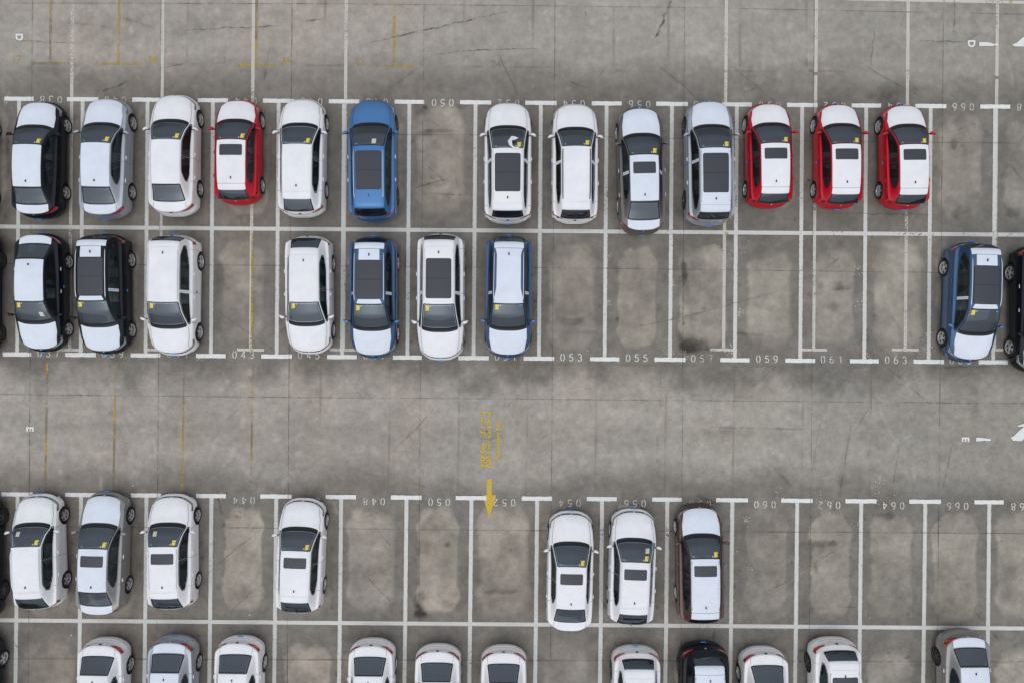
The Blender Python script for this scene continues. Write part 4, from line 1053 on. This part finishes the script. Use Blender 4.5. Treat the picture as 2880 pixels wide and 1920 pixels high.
for t_, px, py, mm in (('17', 49, 167, MYN), ('18', 241, 168, MYN), ('19', 431, 170, MYN), ('20', 621, 170, MG), ('21', 801, 171, MYN), ('22', 1011, 174, MYN), ('24', 1395, 181, MG), ('25', 1587, 181, MG), ('27', 1984, 187, MG), ('28', 2179, 194, MG), ('29', 2378, 196, MG),
        ('17', 31, 1374, MY), ('18', 222, 1378, MG), ('20', 605, 1384, MG), ('21', 792, 1386, MG), ('22', 996, 1388, MG), ('23', 1180, 1390, MY), ('24', 1584, 1393, MY), ('26', 1758, 1393, MG)):
    text('old_number', t_, px, py, .31, TILT, mm, 'faded yellow number %s from an older marking scheme' % t_, bold=.012, z=.0065)
for t_, px, py in (('28', 2157, 671), ('30', 2357, 673)): text('old_number', t_, px, py, .30, math.pi + TILT, MG, 'faded yellow number upside down below the centre line', bold=.01, z=.0065)
text('old_number', '124', 2140, 965, .30, TILT, MG, 'faint yellow number 124 in bay 059', z=.0065, spacing=1.6)
text('old_number', '30', 2520, 1876, .3, math.pi + TILT, MG, 'faint yellow number near the silver line in the last row', z=.0065)
text('row_letter', 'D', 690, 216, .62, TILT, MG, 'faint large letter D', bold=.02, sx=.8)
text('row_letter', 'D', 689, 616, .5, TILT, MG, 'faint large letter below the red hatchback', bold=.02, sx=.8)
text('row_letter', 'E', 669, 1435, .60, R(180) + TILT, MY, 'faded yellow letter E upside down in bay 044', bold=.02, sx=.75)
text('row_letter', 'D', 55, 106, .30, R(-90) + TILT, MT, 'white letter D turned sideways near the yellow 17', bold=.012, z=.013)
text('row_letter', 'D', 2732, 124, .30, R(-90) + TILT, MT, 'white letter D turned sideways beside the white arrow', bold=.012, z=.013)
text('row_letter', 'E', 85, 1206, .30, R(-90) + TILT, MT, 'white letter E turned sideways in the middle aisle', bold=.012, z=.013)
text('row_letter', 'E', 2715, 1235, .30, R(-90) + TILT, MT, 'white letter E turned sideways beside the white arrow', bold=.012, z=.013)
text('painted_sign', '旅客出口', 1365.5, 1235.5, .49, R(90) + TILT, MYB, 'yellow Chinese characters for passengers exit painted up the aisle', bold=.009, z=.013, sx=1.17)
text('painted_sign', 'Passengers Exit', 1402.5, 1236, .255, R(90) + TILT, MYC, 'yellow words Passengers Exit painted up the aisle', z=.013, sx=.97, bold=.006)
mb = MB()
ar_ = [(1369, 1346), (1383, 1346), (1383, 1391), (1396, 1391), (1376, 1455), (1357, 1391), (1369, 1391)]
mb.add([(*at(x, y), .0085) for x, y in ar_], [(0, 6, 2, 1), (5, 4, 3, 2, 6)])
flat('exit_arrow', mb, MYB, 'yellow arrow pointing from the exit writing into bay 052')
mb = MB()
for poly in ([(2753, 120), (2775, 120), (2787, 122), (2796, 126), (2802, 122), (2809, 130), (2797, 129), (2790, 131), (2753, 131)],
             [(2845, 127), (2858, 122), (2874, 108), (2900, 92), (2900, 132), (2853, 132)],
             [(2744, 1230), (2752, 1229), (2784, 1233), (2786, 1236), (2782, 1239), (2768, 1238), (2745, 1240)],
             [(2841, 1229), (2850, 1225), (2863, 1212), (2880, 1198), (2862, 1199), (2861, 1196), (2885, 1188), (2920, 1180), (2920, 1200), (2880, 1232), (2872, 1239), (2848, 1238)]):
    mb.add([(*at(x, y), .022) for x, y in poly], [tuple(range(len(poly)))])
flat('white_arrow', mb, MT, 'white painted direction arrows at the edge of the aisles')

# older white lines and yellow lines
mb = MB()
for x in (203, 457, 712, 973, 2042, 2295, 2553, 2804):
    def xx(y): return x - (y - 140) * .0085
    ye = 985
    for k in (-1, 1): ribbon(mb, [at(xx(-20) + k * 2.3, -20), at(xx(ye) + k * 2.3, ye)], .060, .006, .004, .10)
    if 1: ribbon(mb, [at(xx(ye) - 38, ye - 2), at(xx(ye) + 38, ye - 1)], .11, .009, .004, .1)
ribbon(mb, [at(2380, -2), at(2900, 8)], .12, .009, .004, .1)
flat('old_white_line', mb, MO, 'older worn cream white bay lines')
mb = MB(); mg = MB()
for k, x in enumerate((143, 335, 528, 722, 914, 1109, 1305, 1499)):
    (ribbon)(mb if x in (143, 335, 722, 1109) else mg, [at(x + 1, -20), at(x - 2, 178)], .115, .0035, .004, .15)
    ribbon(mb if x in (143, 335, 722, 1109) else mg, [at(x - 54, 178.5 + (x - 143) * .008), at(x + 54, 179 + (x - 143) * .008)], .11, .005, .004, .15)
for x in (1726, 1880, 2081, 2268): ribbon(mg, [at(x, -20), at(x, 188)], .11, .0035, .004, .15)
for x in (2050, 2295, 1750): ribbon(mg, [at(x - 20, 200), at(x + 110, 202)], .11, .005, .004, .15)
for k, x in enumerate((130, 322, 515, 708, 900, 1095, 1290, 1482, 1676, 1872, 2063, 2257, 2448)):
    ribbon(mb if k in (0, 1, 2, 3) else mg, [at(x + 3, 1020), at(x - 3, 1395)], .095, .0035, .004, .15)
ribbon(mg, [at(-10, 1010), at(1200, 1020), at(2060, 1028), at(2900, 1036)], .13, .005, .004, .15)
ribbon(mg, [at(-10, 1850), at(2900, 1862)], .11, .005, .004, .15)
for x, a, b_ in ((707, 655, 990), (2451, 662, 690), (2452, 690, 760)): ribbon(mb if x > 2000 or x == 707 else mg, [at(x + 3, a), at(x + 1, b_)], .085, .0145, .006, .1)
mq = MB(); ribbon(mq, [at(710, 655), at(708, 990)], .085, .0155, .008, .1); flat('yellow_line', mq, MYN, 'patchy yellow line running down the middle of bay 043')
for x, y in ((2042, 201), (2295, 208), (2553, 200), (2804, 219), (2656, 2), (2842, 6), (2043, 657), (2452, 668)): ribbon(mb, [at(x - 5, y), at(x + 5, y)], .12, .0125, 0, .1)
flat('old_yellow_line', mb, MY, 'older yellow bay lines, patchy and faded')
flat('ghost_yellow_line', mg, MG, 'nearly gone yellow bay lines')

# slab joints and cracks
mb = MB()
for xt, xm, xb in ((92, 84, 80), (454, 445, 441), (822, 812, 808), (1193, 1181, 1178), (1561, 1552, 1548), (1925, 1919, 1914), (2290, 2282, 2274), (2653, 2642, 2634)):
    ribbon(mb, [at(xt, -20), at((xt + xm) / 2, 600), at(xm, 1200), at(xb, 1960)], (.017 if xt > 1000 else .021), .0245, .005, .08)
for pts in ([(-10, 10), (960, 12), (1920, 22), (2650, 37), (2900, 42)], [(-10, 373), (560, 378), (1440, 381), (2300, 398), (2900, 404)], [(-10, 742), (600, 746), (1440, 752), (2300, 763), (2900, 770)],
            [(-10, 1108), (820, 1117), (1440, 1121), (2640, 1132), (2900, 1134)], [(-10, 1478), (600, 1482), (1440, 1490), (2300, 1495), (2900, 1499)], [(-10, 1850), (1180, 1854), (2900, 1859)]):
    ribbon(mb, [at(*p) for p in pts], .017, .0265, .005, .08)
flat('slab_joint', mb, MC, 'thin dark joints between the concrete slabs')
def wob(pts, amp=1.6, n=9):
    out = []
    for a, b in zip(pts[:-1], pts[1:]):
        k = max(2, int(math.hypot(a[0] - b[0], a[1] - b[1]) / n))
        for i in range(k): t = i / k; out.append(at(a[0] + (b[0] - a[0]) * t + random.gauss(0, amp), a[1] + (b[1] - a[1]) * t + random.gauss(0, amp)))
    out.append(at(*pts[-1])); return out
mb = MB(); q = 0
for pts, w, amp in (([(1025, 125), (1200, 85), (1430, 33)], .07, 2.2), ([(1210, 155), (1300, 145), (1360, 140), (1520, 139)], .06, 2.6), ([(1400, 150), (1430, 210), (1460, 280)], .035, 1.5), ([(1533, 200), (1600, 230), (1664, 250)], .03, 1.5), ([(1705, 190), (1672, 230)], .03, 1),
        ([(1845, 180), (1925, 245), (1960, 280)], .03, 1.3), ([(2043, 175), (2110, 230), (2180, 285)], .03, 1.4), ([(2130, 245), (2092, 262)], .03, 1), ([(2405, 168), (2480, 215), (2600, 280)], .03, 1.2), ([(1888, 0), (1865, 60), (1843, 108)], .14, 3),
        ([(515, 88), (640, 80), (700, 78), (812, 75)], .05, 2.4), ([(862, 60), (908, 55)], .07, 3), ([(22, 112), (100, 118), (215, 123)], .035, 2), ([(275, 260), (330, 244), (358, 230)], .08, 2.5), ([(450, 195), (500, 185), (530, 175)], .03, 2),
        ([(1645, 33), (1650, 48)], .09, 2), ([(1648, 70), (1653, 75)], .08, 2), ([(2580, 116), (2650, 117), (2710, 119)], .07, 2.2), ([(2683, 0), (2683, 50), (2681, 105)], .06, 2.5), ([(2460, 80), (2453, 140), (2447, 190)], .05, 2),
        ([(1246, 1117), (1170, 1205), (1100, 1270)], .030, .9), ([(1000, 1321), (1085, 1342)], .035, 1), ([(1160, 1358), (1198, 1368)], .03, 1), ([(1225, 1374), (1245, 1378)], .03, 1), ([(2470, 1015), (2530, 1060), (2615, 1137)], .030, 1.2),
        ([(2308, 1185), (2295, 1245), (2283, 1330)], .03, 1.1), ([(2393, 1195), (2375, 1300), (2358, 1400)], .035, 1.1), ([(2446, 1138), (2412, 1203)], .03, 1), ([(2534, 1222), (2520, 1300), (2505, 1400)], .03, 1), ([(2677, 1243), (2665, 1310), (2650, 1378)], .035, 1.1),
        ([(2550, 1147), (2563, 1188)], .03, 1), ([(2215, 1280), (2232, 1325)], .025, .9), ([(2370, 1300), (2348, 1332)], .025, .9), ([(2150, 1204), (2260, 1206)], .05, 2), ([(1990, 1200), (2140, 1203)], .03, 2),
        ([(1780, 922), (1950, 885), (2060, 855), (2193, 818)], .028, 1.1), ([(605, 868), (660, 910), (770, 982)], .028, 1.2), ([(735, 1488), (660, 1545), (560, 1635)], .028, 1.1), ([(770, 1620), (700, 1670), (650, 1720)], .024, 1.1), ([(1000, 1588), (1060, 1650), (1130, 1720)], .028, 1.1),
        ([(968, 1630), (1050, 1612), (1100, 1598)], .022, 1.1), ([(1062, 1490), (1100, 1535)], .022, 1), ([(2062, 1705), (2200, 1640), (2290, 1580), (2400, 1515)], .034, 1.2), ([(2160, 1760), (2230, 1720)], .024, 1.2), ([(1922, 745), (1922, 810)], .10, 2.2), ([(2800, 530), (2850, 430), (2885, 370)], .028, 1.2),
        ([(2700, 330), (2755, 362), (2790, 385)], .028, 1), ([(1190, 455), (1250, 510), (1255, 505)], .03, 2), ([(1170, 530), (1210, 518), (1250, 507)], .06, 2.5), ([(1180, 545), (1330, 548)], .045, 3), ([(2300, 600), (2640, 606)], .035, 2), ([(2320, 757), (2360, 725)], .035, 2), ([(2345, 815), (2395, 810)], .06, 4)):
    w *= .66; amp *= .62; ribbon(mb, wob(pts, amp), w, .029 + .0006 * q, w * .28, 9, True); q += 1
flat('concrete_crack', mb, MCR, 'dark cracks and scrapes running over the slabs')

# fallen leaves and litter
def leaf(px, py, r_, ang, label):
    mb = MB(); x, y = at(px, py); n = 12; V = [(0, 0, .012)]
    for i in range(n):
        a = 6.283 * i / n; rr = r_ * (.65 + .45 * abs(math.sin(a * 2.5)) ) * (1.15 if i in (0, 1, 11) else 1); V.append((rr * math.cos(a), rr * .7 * math.sin(a), .003 + .012 * abs(math.sin(a))))
    mb.add(V, [(0, 1 + i, 1 + (i + 1) % n) for i in range(n)]); o = link('fallen_leaf', mb.mesh('fallen_leaf', smooth=False), None, (x, y, .02)); o.rotation_euler = (0, 0, ang)
    o.data.materials[0] = M['leaf']; tag(o, label, 'leaf', 'fallen leaves on the concrete'); return o
M['leaf'] = simple('dry_leaf', (.42, .20, .07), .7, var=.3)
leaf(2336, 199, .05, .4, 'dry orange leaf in the upper aisle above the red hatchbacks')
leaf(2444, 1733, .055, 1.2, 'dry orange leaf at the inner end of bay 064')
leaf(1437, 1548, .06, 2.2, 'round brown leaf on the pale patch of bay 052')
def scrap(px, py, r_, label):
    mb = MB(); x, y = at(px, py)
    mb.add([(-r_, -r_ * .6, .0), (r_ * .2, -r_ * .7, .02), (r_, .1 * r_, .005), (.3 * r_, .8 * r_, .025), (-.7 * r_, .5 * r_, .008), (0, 0, .03)], [(0, 1, 5), (1, 2, 5), (2, 3, 5), (3, 4, 5), (4, 0, 5)])
    o = link('paper_scrap', mb.mesh('paper_scrap', smooth=False), None, (x, y, .02)); o.data.materials[0] = M['noteprint']; tag(o, label, 'litter', 'white scraps of litter')
scrap(202, 1784, .04, 'white paper scrap on the bare bay beside the white sedan tail'); scrap(703, 1727, .04, 'white paper scrap near the inner end of bay 044')
scrap(375, 1364, .035, 'white paper scrap in the aisle ahead of the grey sedan'); scrap(1652, 985, .03, 'white paper scrap above number 053')

# ------------------------------------------------------------------ camera, light, sky
cam = bpy.data.cameras.new('camera'); co_ = bpy.data.objects.new('camera', cam); COL.objects.link(co_)
co_.location = (0, 0, H); co_.rotation_euler = (0, 0, 0); cam.sensor_width = 36; cam.lens = 36 * FPX / 2880; cam.clip_end = 4000; cam.clip_start = .1
SC.camera = co_
w = bpy.data.worlds.new('World'); SC.world = w; w.use_nodes = True; nt = w.node_tree; bg = nt.nodes['Background']
sky = nt.nodes.new('ShaderNodeTexSky'); sky.sky_type = 'NISHITA'; sky.sun_disc = False; EL, AZ = 62, 200
sky.sun_elevation = R(EL); sky.sun_rotation = R(AZ); sky.air_density = 1.0; sky.dust_density = 4.0; sky.ozone_density = .6
hs = nt.nodes.new('ShaderNodeHueSaturation'); hs.inputs['Saturation'].default_value = .32
nt.links.new(sky.outputs[0], hs.inputs['Color'])
# even cloud layer: brightest overhead, dimmer towards the horizon
tcw = nt.nodes.new('ShaderNodeTexCoord'); sx_ = nt.nodes.new('ShaderNodeSeparateXYZ'); nt.links.new(tcw.outputs['Generated'], sx_.inputs[0])
cl = nt.nodes.new('ShaderNodeMapRange'); cl.inputs[1].default_value = 0; cl.inputs[2].default_value = 1; cl.inputs[3].default_value = .34; cl.inputs[4].default_value = 1.0; nt.links.new(sx_.outputs['Z'], cl.inputs[0])
cv = nt.nodes.new('ShaderNodeVectorMath'); cv.operation = 'SCALE'; cv.inputs[0].default_value = (7.6, 7.9, 8.5); nt.links.new(cl.outputs[0], cv.inputs['Scale'])
mxw = nt.nodes.new('ShaderNodeMix'); mxw.data_type = 'RGBA'; mxw.inputs[0].default_value = .72
nt.links.new(hs.outputs[0], mxw.inputs[6]); nt.links.new(cv.outputs[0], mxw.inputs[7]); nt.links.new(mxw.outputs[2], bg.inputs[0]); bg.inputs[1].default_value = .130
sl = bpy.data.lights.new('sun', 'SUN'); sl.energy = .50; sl.angle = R(90); sl.color = (1, .97, .93)
so = bpy.data.objects.new('sun', sl); COL.objects.link(so); so.location = (0, 0, 60)
az = R(AZ); d = Vector((math.sin(az) * math.cos(R(EL)), math.cos(az) * math.cos(R(EL)), math.sin(R(EL))))
so.rotation_euler = d.to_track_quat('Z', 'Y').to_euler()
SC.view_settings.view_transform = 'Standard'; SC.view_settings.look = 'None'; SC.view_settings.exposure = 0.0; SC.view_settings.gamma = 1
SC.view_settings.use_curve_mapping = False
SC.cycles.max_bounces = 8; SC.cycles.transparent_max_bounces = 12
